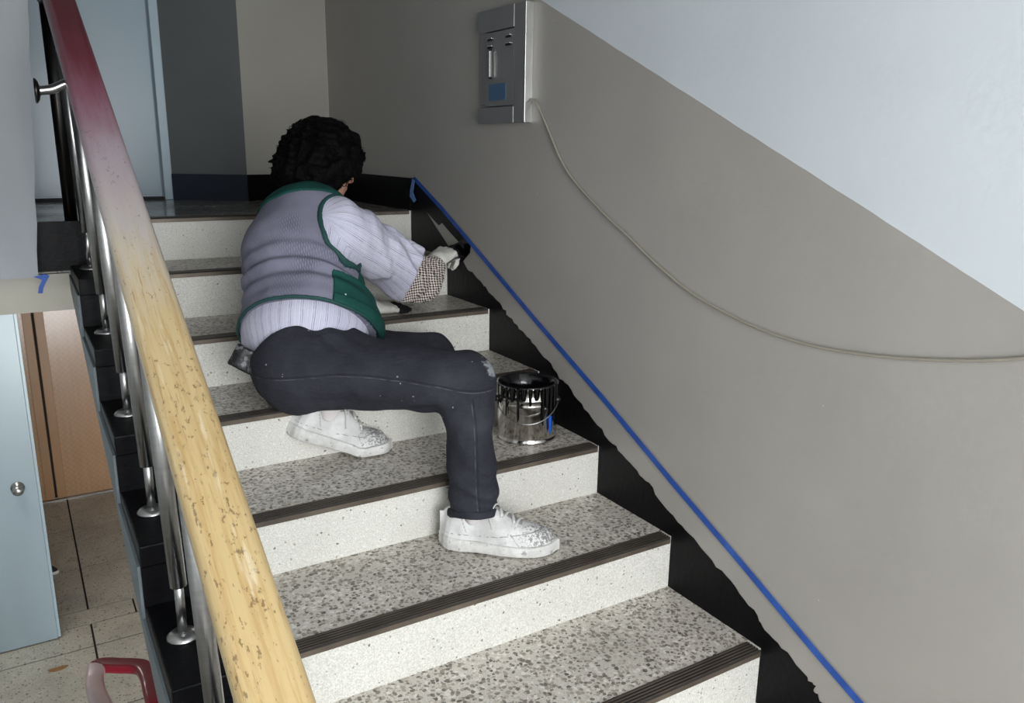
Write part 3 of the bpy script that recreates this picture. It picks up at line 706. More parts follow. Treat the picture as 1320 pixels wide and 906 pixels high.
# ------------------------------------------------------------------ the person
SLn = .290
hR = px_on((566, 706), 2, -5*H); tR_ = px_on((716, 717), 2, -5*H)
dR = (tR_-hR).normalized()
hR = Vector((hR.x, hR.y, 0)) + Vector((0.018, 0.012, 0))
tL_ = px_on((509, 585), 2, -4*H); bL = px_on((465, 594), 2, -4*H)
dL = Vector((0.985, -0.17, 0)); hL = Vector((tL_.x, tL_.y, 0)) - dL*SLn + Vector((0.0, 0.045, 0))
def ank(h, d_, z, x, zz, pitch=0, bx=.2):
    xx = x-bx; nx = bx + xx*math.cos(pitch)+zz*math.sin(pitch); nz = -xx*math.sin(pitch)+zz*math.cos(pitch)
    return V3((h.x+d_.x*nx, h.y+d_.y*nx, z+nz))
dRn = Vector((dR.x, dR.y, 0)).normalized()
ankRp = ank(hR, dRn, -5*H, .084, .098); ankLp = ank(hL, dL.normalized(), -4*H, .076, .095, math.radians(22))
HipR = V3((-0.757, -0.990, -0.325)); HipL = V3((-0.715, -0.830, -0.335))
PelC = V3((-0.749, -0.910, -0.334))
KneeR = V3((-0.428, -1.265, -0.338)); AnkR = ankRp + V3((0.0, 0.0, -.003))
KneeL = V3((-0.325, -0.865, -0.370)); AnkL = ankLp + V3((.012, .006, .020))
Waist = V3((-0.731, -0.845, -0.205)); Chest = V3((-0.695, -0.750, -0.065)); UpB = V3((-0.644, -0.675, 0.028)); Neck = V3((-0.601, -0.630, 0.090))
ShR = V3((-0.588, -0.805, 0.022)); ShL = V3((-0.678, -0.520, 0.024))
ElR = V3((-0.312, -0.660, -0.146)); WrR = V3((-0.150, -0.505, -0.148))
ElL = V3((-0.520, -0.470, -0.170)); WrL = V3((-0.430, -0.560, -0.262))
HeadC = V3((-0.566, -0.575, 0.203))
tv = Neck-PelC; tv = tv/np.linalg.norm(tv)
fv = V3((0.99, 0.08, 0.0)); fv = fv - tv*(fv@tv); fv /= np.linalg.norm(fv); lv = np.cross(tv, fv)
TB = np.stack([fv, lv, tv])
hf = V3((0.97, 0.14, -0.22)); hf /= np.linalg.norm(hf); hu = V3((0.22, 0.12, 0.97)); hu = hu - hf*(hu@hf); hu /= np.linalg.norm(hu); hl = np.cross(hu, hf); HB = np.stack([hf, hl, hu])

base = Vector((-0.55, -1.2, -5*H))
pr = empty('person', base); tag(pr, 'person in grey and green vest, striped shirt and dark jeans sitting on the steps, painting', 'person')

def torso(P):
    d = sdf_ell(P, PelC+tv*.03, (.150, .175, .12), TB)
    d = smin(d, sdf_ell(P, Waist+fv*.012, (.155, .170, .13), TB), .08)
    d = smin(d, sdf_ell(P, Chest, (.145, .160, .14), TB), .08)
    d = smin(d, sdf_ell(P, UpB-fv*.005, (.112, .140, .085), TB), .06)
    d = smin(d, sdf_cone(P, ShR+lv*.03, ShL-lv*.03, .052, .055), .05)
    return d
def headf(P):
    d = sdf_ell(P, HeadC, (.094, .076, .108), HB)
    d = smin(d, sdf_ell(P, HeadC+hf*.035-hu*.062, (.055, .052, .060), HB), .03)       # jaw
    d = smin(d, sdf_cone(P, HeadC+hf*.096+hu*.004, HeadC+hf*.108-hu*.030, .008, .014), .012)  # nose
    d = smin(d, sdf_cone(P, HeadC+hf*.083-hu*.062-hl*.02, HeadC+hf*.083-hu*.062+hl*.02, .008, .008), .008)  # lips
    d = smin(d, sdf_cone(P, HeadC+hf*.087+hu*.022-hl*.035, HeadC+hf*.087+hu*.022+hl*.035, .010, .010), .012) # brow
    for s in (-1, 1):
        d = smin(d, sdf_ell(P, HeadC+hl*s*.078-hu*.012-hf*.008, (.020, .009, .032), HB), .008)  # ears
        d = smax(d, -sdf_ell(P, HeadC+hf*.100+hl*s*.031+hu*.004, (.014, .016, .010), HB), .008)  # eye sockets
    return d
def body(P):
    d = torso(P)+.022
    d = smin(d, sdf_cone(P, Neck-tv*.03, HeadC-hu*.07-hf*.015, .054, .048), .04)
    d = smin(d, headf(P), .02)
    for a, b, c in ((ShR, ElR, WrR), (ShL, ElL, WrL)):
        d = smin(d, sdf_cone(P, a, b, .046, .036), .04); d = smin(d, sdf_cone(P, b, c, .036, .025), .015)
    for a, b, c in ((HipR, KneeR, AnkR), (HipL, KneeL, AnkL)):
        d = smin(d, sdf_cone(P, a, b, .068, .044), .04); d = smin(d, sdf_cone(P, b, c, .044, .027), .02)
    return d
def skin_mat():
    m = NT('skin', 0.5, spec=0.4); v = m.obj(); m.col(m.ramp(m.noise(v, 25, 3), [(0.3, rgb(168,124,104)), (0.7, rgb(190,146,124))]))
    m.b.inputs['Subsurface Weight'].default_value = 0.1; m.b.inputs['Subsurface Radius'].default_value = (.01,.004,.002); MAT['skin'] = m.m
skin_mat()
sdf_obj('body', body, (-1.0, -1.50, -0.73), (-0.10, -0.36, 0.36), 0.0075, 'skin', pr)
for s in (-1, 1):
    bm = bmesh.new(); bmesh.ops.create_uvsphere(bm, u_segments=12, v_segments=8, radius=.0125)
    for v in bm.verts: v.co = v.co + Vector((HeadC+hf*.080+hl*s*.031+hu*.004).tolist())
    put(bm_obj('eye', bm, plain('eye_white', rgb(225,222,216), 0.2) if s < 0 else 'eye_white', smooth=True), pr)

# --- jeans
def jeans_core(P):
    d = sdf_ell(P, PelC-tv*.005, (.150, .178, .118), TB)
    d = smin(d, sdf_ell(P, HipR-fv*.045-V3((0,0,.016)), (.098, .092, .100)), .06)     # right buttock
    d = smin(d, sdf_ell(P, HipL-fv*.050-V3((0,0,.02)), (.085, .085, .085)), .06)
    th = sdf_cone(P, HipR-V3((0,0,.004)), KneeR-V3((0.02,-0.015,0.004)), .108, .080)
    d = smin(d, th, .07)
    thl = sdf_cone(P, HipL, KneeL, .090, .062)
    d = smin(d, thl, .06)
    shr = smin(sdf_ell(P, KneeR, (.070, .070, .072)), sdf_cone(P, KneeR, AnkR*.86+KneeR*.14+V3((0,0,0)), .069, .056), .03)
    shr = smin(shr, sdf_cone(P, AnkR*.7+KneeR*.3, AnkR+V3((-.004,.004,0.002)), .055, .061), .03)
    d = smin(d, shr, .022)
    shl = sdf_cone(P, KneeL, AnkL*.90+KneeL*.10, .058, .050)
    return d, shl
def folds_jeans(P):
    ax = KneeR-HipR; L = np.linalg.norm(ax); a = ax/L; t = (P-HipR)@a/L
    shin = AnkR-KneeR; Ls = np.linalg.norm(shin); sh = shin/Ls; ts = (P-KneeR)@sh/Ls
    f = .0038*vnoise(P, 26, 3) + .0016*vnoise(P, 60, 13)
    # diagonal creases fanning behind the knee and at the hip
    wk = np.exp(-((P-KneeR-V3((-.07, .05, -.03)))**2).sum(1)/.006)
    f = f + wk*wob(P, (70, 20, -95), .0095)
    wh = np.exp(-((P-HipR-V3((.06, -.05, .06)))**2).sum(1)/.010)
    f = f + wh*wob(P, (85, 10, 60), .0075, 1.0)
    wa = np.exp(-((P-AnkR-V3((0, 0, .045)))**2).sum(1)/.0045)
    f = f + wa*wob(P, (35, -28, 110), .0115, .6)
    ws = np.exp(-((P-(AnkR*.5+KneeR*.5))**2).sum(1)/.012)
    f = f + ws*wob(P, (40, -35, 55), .0055, 2.0)
    # long pull lines along the thigh and a sagging belly under it
    wt = np.exp(-((t-.45)/.35)**2)
    f = f + wt*(.0035*np.sin((P-HipR)@np.cross(a, V3((0,0,1)))*60 + ((P-HipR)@V3((.15,.1,1)))*55 + 3*t))
    return f
shinR = (AnkR-KneeR)/np.linalg.norm(AnkR-KneeR); shinL = (AnkL-KneeL)/np.linalg.norm(AnkL-KneeL)
hemR = AnkR + V3((0, 0, -.006)); hemN = V3((-.10, -.22, -1.0))
waistC = PelC - tv*.010; waistN = tv - .245*fv + .439*lv
def jeans(P):
    d, shl = jeans_core(P)
    d = smin(d, shl, .02)
    d = d + folds_jeans(P)
    d = np.where((P-PelC)@fv < .15, np.maximum(d, half(P, waistC, waistN)), d)
    near = np.sqrt(((P-AnkR)**2).sum(1)) < .16
    d = np.where(near, np.maximum(d, half(P, hemR, hemN)), d)
    nl = np.sqrt(((P-AnkL)**2).sum(1)) < .10
    d = np.where(nl, np.maximum(d, half(P, AnkL-shinL*.045, shinL)), d)
    zt = -3*H-.001                                   # rests on the tread
    ontread = (P[:, 1] > -.985)
    d = np.where(ontread, np.maximum(d, zt+.003-P[:, 2]), d)
    return d
def denim():
    m = NT('dark_denim', 0.85, spec=0.2); v = m.obj()
    n = m.noise(v, 9, 5, .6); f = m.noise(m.obj((1,1,1)), 260, 2)
    c = m.ramp(n, [(0.28, rgb(34,35,42)), (0.55, rgb(45,46,54)), (0.8, rgb(62,63,70))])
    c = m.mix(m.math('MULTIPLY', f, .15), c, rgb(85,86,92))
    sp = m.math('LESS_THAN', m.vor(v, 38), .10)
    keep = m.math('GREATER_THAN', m.noise(v, 7, 2), .56)
    c = m.mix(m.math('MULTIPLY', m.math('MULTIPLY', sp, keep), .8), c, rgb(150,150,150))
    # dried paint on the knee
    kn_ = m.attr('knee'); sm_ = m.ramp(m.math('MULTIPLY', kn_, m.noise(v, 45, 4, .7)), [(0.42, BW(0)), (0.5, BW(1))])
    c = m.mix(m.math('MULTIPLY', sm_, .7), c, rgb(165,168,172))
    st_ = m.math('LESS_THAN', m.math('ABSOLUTE', m.attr('seam')), .0011)
    st_ = m.math('MULTIPLY', st_, m.ramp(m.noise(v, 40, 3), [(.4, BW(0)), (.6, BW(1))]))
    c = m.mix(m.math('MULTIPLY', st_, .3), c, rgb(128,128,130))
    dk = m.math('LESS_THAN', m.math('ABSOLUTE', m.math('SUBTRACT', m.attr('seam'), .005)), .0022)
    c = m.mix(m.math('MULTIPLY', dk, .5), c, rgb(28,28,32))
    cr_ = m.noise(m.obj((1, 1, 2.2), (.3, .5, 0)), 22, 4, .6)
    m.col(c); m.bump(m.math('ADD', m.math('MULTIPLY', f, .5), m.math('MULTIPLY', cr_, 3.0)), .5, .005); MAT['denim'] = m.m
denim()
def seam(P):
    # outer side seam of the right leg: along thigh then shin, on the camera side
    a = (KneeR-HipR); a = a/np.linalg.norm(a); sidet = np.cross(a, V3((0,0,1))); upt = np.cross(sidet, a)
    th_ = (P-HipR)@upt - .012*np.sin(((P-HipR)@a)*9)
    sd = np.cross(shinR, V3((.85,-.52,0))); fr_ = np.cross(sd, shinR)
    sh_ = (P-KneeR)@fr_ - .004 - .006*np.sin(((P-KneeR)@shinR)*14) - .03*((P-KneeR)@shinR)
    isshin = sdf_cone(P, KneeR-V3((0,0,.03)), AnkR, .06, .06) < sdf_cone(P, HipR, KneeR, .085, .07)
    s = np.where(isshin, sh_, th_)
    # right side only
    back = np.where(isshin, (P-KneeR)@sd, (P-HipR)@sidet)
    vis = np.where(isshin, np.abs(back) > .02, back > .02)
    fl = sdf_cone(P, HipL, KneeL, .09, .06) < sdf_cone(P, HipR, KneeR, .098, .072)
    return np.where(vis & ~fl, s, .1)
def kneeatt(P): return np.clip(1.25-np.sqrt(((P-KneeR-V3((.045,-.03,.035)))**2).sum(1))/.075, 0, 1)
jn = sdf_obj('jeans', jeans, (-1.0, -1.52, -0.70), (-0.22, -0.66, -0.10), 0.0055, 'denim', pr, {'seam': seam, 'knee': kneeatt})
# turned hem, back pocket stitching strips
def hem(P):
    d, s_ = jeans_core(P); d = d + folds_jeans(P)
    h_ = half(P, hemR, hemN); band = np.maximum(h_-.001, -(h_+.020))
    d = np.maximum(d-.003, band); return np.where(np.sqrt(((P-AnkR)**2).sum(1)) < .15, d, .05)
o = sdf_obj('hem', hem, (-.62, -1.52, -.70), (-.40, -1.30, -.54), 0.0045, 'denim', jn, {'seam': lambda P: P[:, 0]*0+.1, 'knee': lambda P: P[:, 0]*0}); 

# --- shirt
slC = V3(px_on((534, 350), 1, -.66)[:]); slN = V3((r2*.88 - u2*.40 + fw*.25)[:])
def shirt_sleeve_R(P):
    d = sdf_cone(P, ShR, ElR, .088, .080)
    d = smin(d, sdf_ell(P, ElR+V3((.0, -.005, -.012)), (.080, .075, .080)), .05)
    d = smin(d, sdf_cone(P, ElR, ElR*.72+WrR*.28+V3((0,0,-.008)), .076, .074), .03)
    a = (ElR-ShR)/np.linalg.norm(ElR-ShR); t = (P-ShR)@a
    d = d + np.exp(-((t-.27)/.11)**2)*wob(P, (45, 70, 55), .0085) + .0045*vnoise(P, 32, 11) + .002*vnoise(P, 75, 12)
    d = d + np.exp(-((t-.08)/.08)**2)*wob(P, (90, -20, 25), .0045)
    cutn = (WrR-ElR)/np.linalg.norm(WrR-ElR)
    return np.maximum(d, half(P, slC, slN))
def shirt_sleeve_L(P):
    d = smin(sdf_cone(P, ShL, ElL, .075, .062), sdf_cone(P, ElL, WrL, .060, .042), .03)
    return d + .003*vnoise(P, 30, 4)
def shirt_torso(P):
    d = torso(P) - .004
    d = smin(d, sdf_ell(P, PelC+tv*.075, (.168, .192, .075), TB), .03) + .0025*vnoise(P, 30, 8)
    d = np.maximum(d, -half(P, PelC-tv*.05, waistN))
    return d
def shirt(P):
    d = smin(shirt_torso(P), shirt_sleeve_R(P), .035); d = smin(d, shirt_sleeve_L(P), .03)
    d = smax(d, -sdf_cone(P, Neck-tv*.02+fv*.01, Neck+tv*.2+fv*.06, .062, .08), .012)
    return d
def su(P):
    q = P-PelC; a1 = np.arctan2(q@lv, q@fv+.02)*.19
    ax = (ElR-ShR)/np.linalg.norm(ElR-ShR); e1 = np.cross(ax, V3((0,0,1))); e1 /= np.linalg.norm(e1); e2 = np.cross(ax, e1)
    q2 = P-ShR; a2 = np.arctan2(q2@e2, q2@e1)*.082
    q3 = P-ShL; a3 = q3[:, 0]
    A = shirt_torso(P); B = shirt_sleeve_R(P); C = shirt_sleeve_L(P)
    return np.where((B < A-.004) & (B < C), a2, np.where(C < A, a3, a1))
def shirt_mat():
    m = NT('striped_shirt_cloth', 0.8, spec=0.2); v = m.obj(); u = m.attr('su')
    u = m.math('ADD', u, m.math('MULTIPLY_ADD', m.noise(v, 18, 2), .006, -.003))
    def stripes(period, width, off=0.0):
        p = m.math('FRACT', m.math('MULTIPLY_ADD', u, 1/period, off+50)); return m.math('LESS_THAN', p, width/period)
    brk = m.ramp(m.noise(m.obj((1,1,1)), 70, 2), [(.35, BW(.45)), (.6, BW(1))])
    c = m.ramp(m.noise(v, 6, 4), [(.3, rgb(186,185,204)), (.7, rgb(212,211,226))])
    c = m.mix(m.math('MULTIPLY', stripes(.0105, .0035), .4), c, rgb(176,172,196))
    c = m.mix(m.math('MULTIPLY', m.math('MULTIPLY', stripes(.0105, .0011, .3), brk), .6), c, rgb(120,116,138))
    c = m.mix(m.math('MULTIPLY', m.math('MULTIPLY', stripes(.031, .0017, .1), brk), .7), c, rgb(84,80,98))
    c = m.mix(m.math('MULTIPLY', m.math('MULTIPLY', stripes(.031, .0013, .25), brk), .6), c, rgb(96,92,112))
    m.col(c); m.bump(m.noise(v, 55, 4, .6), .35, .004); MAT['shirt'] = m.m
shirt_mat()
sdf_obj('shirt', shirt, (-1.0, -1.12, -0.36), (-0.16, -0.36, 0.17), 0.0055, 'shirt', pr, {'su': su})

# --- vest
vhemC = PelC + tv*.079 ; vhemN = tv + .061*fv + .105*lv
armR_c = ShR + lv*.010
def armhole(P):
    a = ShR-tv*.030-fv*.005-lv*.01; return sdf_ell(P-0, a, (.092, .125, .120), TB)
def armholeL(P): return sdf_ell(P, ShL-tv*.02-lv*.01, (.085, .09, .105), TB)
def vest_core(P):
    d = torso(P) - .0165
    d = smin(d, sdf_ell(P, Waist+fv*.075-tv*.035, (.150, .165, .12), TB), .05)          # loose belly
    ta = (P-PelC)@tv
    d = d + .0040*vnoise(P, 20, 21) + .0016*vnoise(P, 55, 22)
    # horizontal folds over the small of the back
    wb_ = np.exp(-((ta-.22)/.06)**2)
    d = d + wb_*(.0065*np.sin(ta*130 + 3.0*np.sin((P@lv)*8) + (P@fv)*10))
    return d
def vest_cut(P):
    d = -half(P, vhemC, vhemN)
    d = np.maximum(d, -armhole(P)); d = np.maximum(d, -armholeL(P))
    d = np.maximum(d, -sdf_cone(P, Neck-tv*.012+fv*.02, Neck+tv*.2+fv*.07, .064, .085))
    return d
def vest(P): return np.maximum(vest_core(P), vest_cut(P))
LOV, HIV = (-1.0, -1.12, -0.32), (-0.36, -0.36, 0.18)
def vu(P): q = P-PelC; return np.arctan2(q@lv, q@fv+.02)*.19
def vt(P): return (P-PelC)@tv
def vest_mat():
    m = NT('quilted_vest_cloth', 0.8, spec=0.2); v = m.obj(); u = m.attr('vu'); t = m.attr('vt')
    p1 = m.math('FRACT', m.math('MULTIPLY_ADD', m.math('ADD', u, m.math('MULTIPLY', t, .55)), 1/.0085, 80))
    p2 = m.math('FRACT', m.math('MULTIPLY_ADD', m.math('SUBTRACT', u, m.math('MULTIPLY', t, .9)), 1/.014, 80))
    p3 = m.math('FRACT', m.math('MULTIPLY_ADD', u, 1/.0065, 80)); l3 = m.math('LESS_THAN', p3, .3)
    l1 = m.math('LESS_THAN', p1, .28); l2 = m.math('LESS_THAN', p2, .22)
    ln = m.math('MAXIMUM', l1, l3)
    mask = m.ramp(m.noise(v, 9, 3), [(.38, BW(0)), (.62, BW(1))])
    mask = m.math('MULTIPLY', mask, m.ramp(t, [(.10, BW(.4)), (.2, BW(1)), (.33, BW(1)), (.40, BW(0))]))
    c = m.ramp(m.noise(v, 5, 4), [(.3, rgb(112,112,128)), (.7, rgb(132,131,148))])
    c = m.mix(m.math('MULTIPLY', m.math('MULTIPLY', ln, mask), .75), c, rgb(78,78,95))
    c = m.mix(m.math('MULTIPLY', m.math('LESS_THAN', m.vor(v, 30), .07), m.math('GREATER_THAN', m.noise(v, 6, 2), .58)), c, rgb(190,190,196))
    m.col(c); m.bump(m.math('ADD', m.noise(v, 45, 4), m.math('MULTIPLY', ln, m.math('MULTIPLY', mask, -.4))), .4, .003); MAT['vest'] = m.m
    m = NT('green_vest_cloth', 0.75, spec=0.2); v = m.obj()
    c = m.ramp(m.noise(v, 8, 4), [(.3, rgb(18,60,55)), (.7, rgb(27,76,70))])
    sp = m.math('LESS_THAN', m.vor(v, 26), .07)
    c = m.mix(sp, c, rgb(200,215,212)); m.col(c); m.bump(m.noise(v, 40, 3), .3, .003); MAT['green'] = m.m
    plain('green_dark', rgb(24,66,64), 0.7)
vest_mat()
vs_ = sdf_obj('vest', vest, LOV, HIV, 0.0055, 'vest', pr, {'vu': vu, 'vt': vt})
def shell(P, region, th=.004):
    c_ = vest_core(P); return np.maximum(np.maximum(np.maximum(c_-th, -(c_+.008)), vest_cut(P)-.001), region(P))
# green yoke / collar round the neck
def collar_region(P): 
    return sdf_ell(P, Neck+tv*.012-fv*.06, (.17, .20, .122), TB)
sdf_obj('collar', lambda P: shell(P, collar_region, .005), LOV, HIV, 0.0045, 'green', vs_)
# green front panels: in front of a line on the side of the body
def panel_low(P):
    q = P-PelC; f_ = q@fv; t_ = q@tv
    return np.maximum(-(f_-.004), t_-.205)
def panel_front(P):
    q = P-PelC; f_ = q@fv; t_ = q@tv
    return np.maximum(-(f_-.10), t_-.36)
def pocket(P):
    q = P-PelC; f_ = q@fv; t_ = q@tv
    return np.maximum(np.maximum(-(f_-.004), f_-.30), t_-.125)
sdf_obj('pocket', lambda P: shell(P, pocket, .011), LOV, HIV, 0.0045, 'green', vs_)
sdf_obj('side_panel', lambda P: shell(P, panel_low, .005), LOV, HIV, 0.0045, 'green', vs_)
sdf_obj('front_panel', lambda P: shell(P, panel_front, .0045), LOV, HIV, 0.0045, 'green', vs_)
def pipe(fa, rad=.0058):
    def f(P):
        other = np.maximum(-half(P, vhemC, vhemN), -sdf_cone(P, Neck-tv*.012+fv*.02, Neck+tv*.2+fv*.07, .064, .085))
        return np.maximum(np.sqrt((vest_core(P)-.002)**2 + fa(P)**2)-rad, other-.004)
    return f
sdf_obj('armhole_piping', pipe(armhole), LOV, HIV, 0.004, 'green_dark', vs_)
sdf_obj('hem_piping', lambda P: np.maximum(np.sqrt((vest_core(P)-.002)**2 + half(P, vhemC, vhemN)**2)-.005, -armhole(P)), LOV, HIV, 0.004, 'green_dark', vs_)

# --- sleeve cover with black and white weave
cvA = ElR*1.0+V3((-.035, -.02, -.012)); cvB = WrR+V3((-.022, -.020, -.020))
def cover(P):
    d = smin(sdf_cone(P, cvA, cvB, .070, .052), sdf_ell(P, cvA*.45+cvB*.55+V3((0, 0, -.034)), (.078, .072, .060)), .03)
    ax = (cvB-cvA)/np.linalg.norm(cvB-cvA); t = (P-cvA)@ax
    d = d + .005*np.sin(t*110 + 2*np.sin(P[:, 2]*40)) + .003*vnoise(P, 45, 31)
    d = np.maximum(d, half(P, cvA-ax*.01, -ax)); d = np.maximum(d, half(P, cvB+ax*.03, ax)); return d
def cu(P): return P@V3((.84, -.45, .10))
def cvv(P): return P@V3((.05, .35, .90))
def check_mat():
    m = NT('checked_sleeve_cloth', 0.85, spec=0.15); v = m.obj()
    u = m.math('ADD', m.attr('cu'), m.math('MULTIPLY_ADD', m.noise(v, 30, 2), .01, -.005)); t = m.math('ADD', m.attr('cv'), m.math('MULTIPLY_ADD', m.noise(v, 26, 2), .008, -.004))
    a = m.math('GREATER_THAN', m.math('SINE', m.math('MULTIPLY', m.math('ADD', u, t), 6.283/.015)), 0); b = m.math('GREATER_THAN', m.math('SINE', m.math('MULTIPLY', m.math('SUBTRACT', u, t), 6.283/.015)), 0)
    k_ = m.math('ABSOLUTE', m.math('SUBTRACT', a, b))
    c = m.mix(k_, rgb(52,44,43), rgb(222,212,204)); c = m.mix(m.math('MULTIPLY', m.noise(v, 40, 3), .2), c, rgb(150,132,126)); m.col(c); m.bump(m.noise(v, 60, 3), .3, .003); MAT['check'] = m.m
check_mat()
sdf_obj('sleeve_cover', cover, (-.42, -.78, -.30), (-.04, -.36, -.02), 0.0045, 'check', pr, {'cu': cu, 'cv': cvv})

# --- gloved hands
def glove_mat():
    m = NT('paint_stained_glove', 0.8, spec=0.2); v = m.obj()
    c = m.ramp(m.noise(v, 30, 4), [(.3, rgb(196,194,186)), (.7, rgb(226,224,216))])
    tip = m.attr('tip'); n = m.noise(v, 60, 3)
    bl = m.ramp(m.math('ADD', tip, m.math('MULTIPLY_ADD', n, .8, -.4)), [(.48, BW(0)), (.54, BW(1))])
    c = m.mix(bl, c, rgb(24,24,27)); m.col(c); m.bump(m.noise(v, 220, 2), .4, .002); MAT['glove'] = m.m
glove_mat()
def hand(name, wrist, dirx, dirz, curl, thumb, tipf, mirror=1, spread=1.0):
    X = V3(dirx); X /= np.linalg.norm(X); Z = V3(dirz); Z = Z - X*(X@Z); Z /= np.linalg.norm(Z); Y = np.cross(Z, X)*mirror
    Bm = np.stack([X, Y, Z]); wr = V3(wrist)
    segs = []
    specs = ((.030, .088, (.044, .026, .022), .0100), (.010, .093, (.048, .030, .023), .0103), (-.011, .089, (.045, .028, .022), .0099), (-.030, .080, (.036, .021, .019), .0090))
    for i, (y, x, ls, rad) in enumerate(specs):
        p = V3((x, y, 0)); ang = 0; sp = spread*y*1.2
        segs.append((V3((.02, y*.7, 0)), p, .014, .0125))
        for j, l_ in enumerate(ls):
            ang += curl[i][j]; q = p + V3((l_*math.cos(ang)*math.cos(sp), l_*math.cos(ang)*math.sin(sp), -l_*math.sin(ang)))
            segs.append((p, q, rad*(1-.06*j), rad*(1-.06*(j+1)))); p = q
    p = V3((.022, .030, -.006)); ang, out, dn = thumb
    for j, l_ in enumerate((.040, .032, .026)):
        o_ = out*(1-.25*j); q = p + V3((l_*math.cos(o_)*math.cos(dn), l_*math.sin(o_)*math.cos(dn), -l_*math.sin(dn))); segs.append((p, q, .0135-.001*j, .0125-.001*j)); p = q
    def f(P):
        d = sdf_ell(P, (.046, 0, 0), (.056, .045, .0175))
        d = smin(d, sdf_cone(P, V3((-.022, 0, 0)), V3((.015, 0, 0)), .030, .028), .02)
        for i, (a, b, r0, r1) in enumerate(segs): d = smin(d, sdf_cone(P, a, b, r0, r1), .0055)
        return d
    o = sdf_obj(name, f, (-.085, -.085, -.12), (.20, .10, .045), .0032, 'glove', None, {'tip': tipf}, xf=lambda V: V@Bm + wr)
    put(o, pr); return o
# right hand closed round the brush handle, on the wall
c_r = [(0.7, 1.0, .7)]*4
hand('glove', WrR+V3((.012, .008, .012)), (0.80, 0.50, 0.28), (-0.25, -0.30, 0.90), ((.55,.95,.7),(.65,1.0,.7),(.75,1.05,.7),(.85,1.1,.7)), (0, .55, .45), lambda P: np.clip((P[:, 0]-.16)*8, -.5, 1)-.3, mirror=1)
# left hand resting on the tread
hand('glove', (-.425, -.565, -.266), (0.96, 0.20, -0.08), (0.10, -.15, 1), ((.10,.15,.1),(.12,.15,.1),(.12,.2,.1),(.15,.2,.1)), (0, .5, .12), lambda P: np.clip((P[:, 0]-.068)*14, -.6, 1), mirror=1)

# --- shoes
def shoe_mat():
    m = NT('scuffed_white_leather', 0.5, spec=0.35); v = m.obj()
    c = m.ramp(m.noise(v, 18, 5, .65), [(.3, rgb(186,185,183)), (.6, rgb(218,217,216))])
    toe = m.attr('toe')
    bl = m.ramp(m.math('ADD', m.noise(v, 150, 4, .7), m.math('MULTIPLY', toe, .17)), [(.62, BW(0)), (.70, BW(1))])
    c = m.mix(m.math('MULTIPLY', bl, .8), c, rgb(95,94,94))
    c = m.mix(m.math('MULTIPLY', m.math('LESS_THAN', m.math('ABSOLUTE', m.attr('line')), .0013), .75), c, rgb(120,119,118))
    m.col(c); m.bump(m.noise(v, 60, 4), .25, .002); MAT['shoe'] = m.m
    m = NT('scuffed_sole', 0.6); v = m.obj(); c = m.ramp(m.noise(v, 22, 5, .7), [(.3, rgb(188,187,182)), (.65, rgb(224,223,220))])
    c = m.mix(m.math('MULTIPLY', m.ramp(m.noise(v, 70, 3), [(.62, BW(0)), (.7, BW(1))]), .6), c, rgb(110,108,104)); m.col(c); MAT['sole'] = m.m
    plain('sock', rgb(214,208,206), 0.9); plain('tongue', rgb(150,149,147), 0.8); plain('lace', rgb(205,204,201), 0.8)
shoe_mat()
SLn = .290
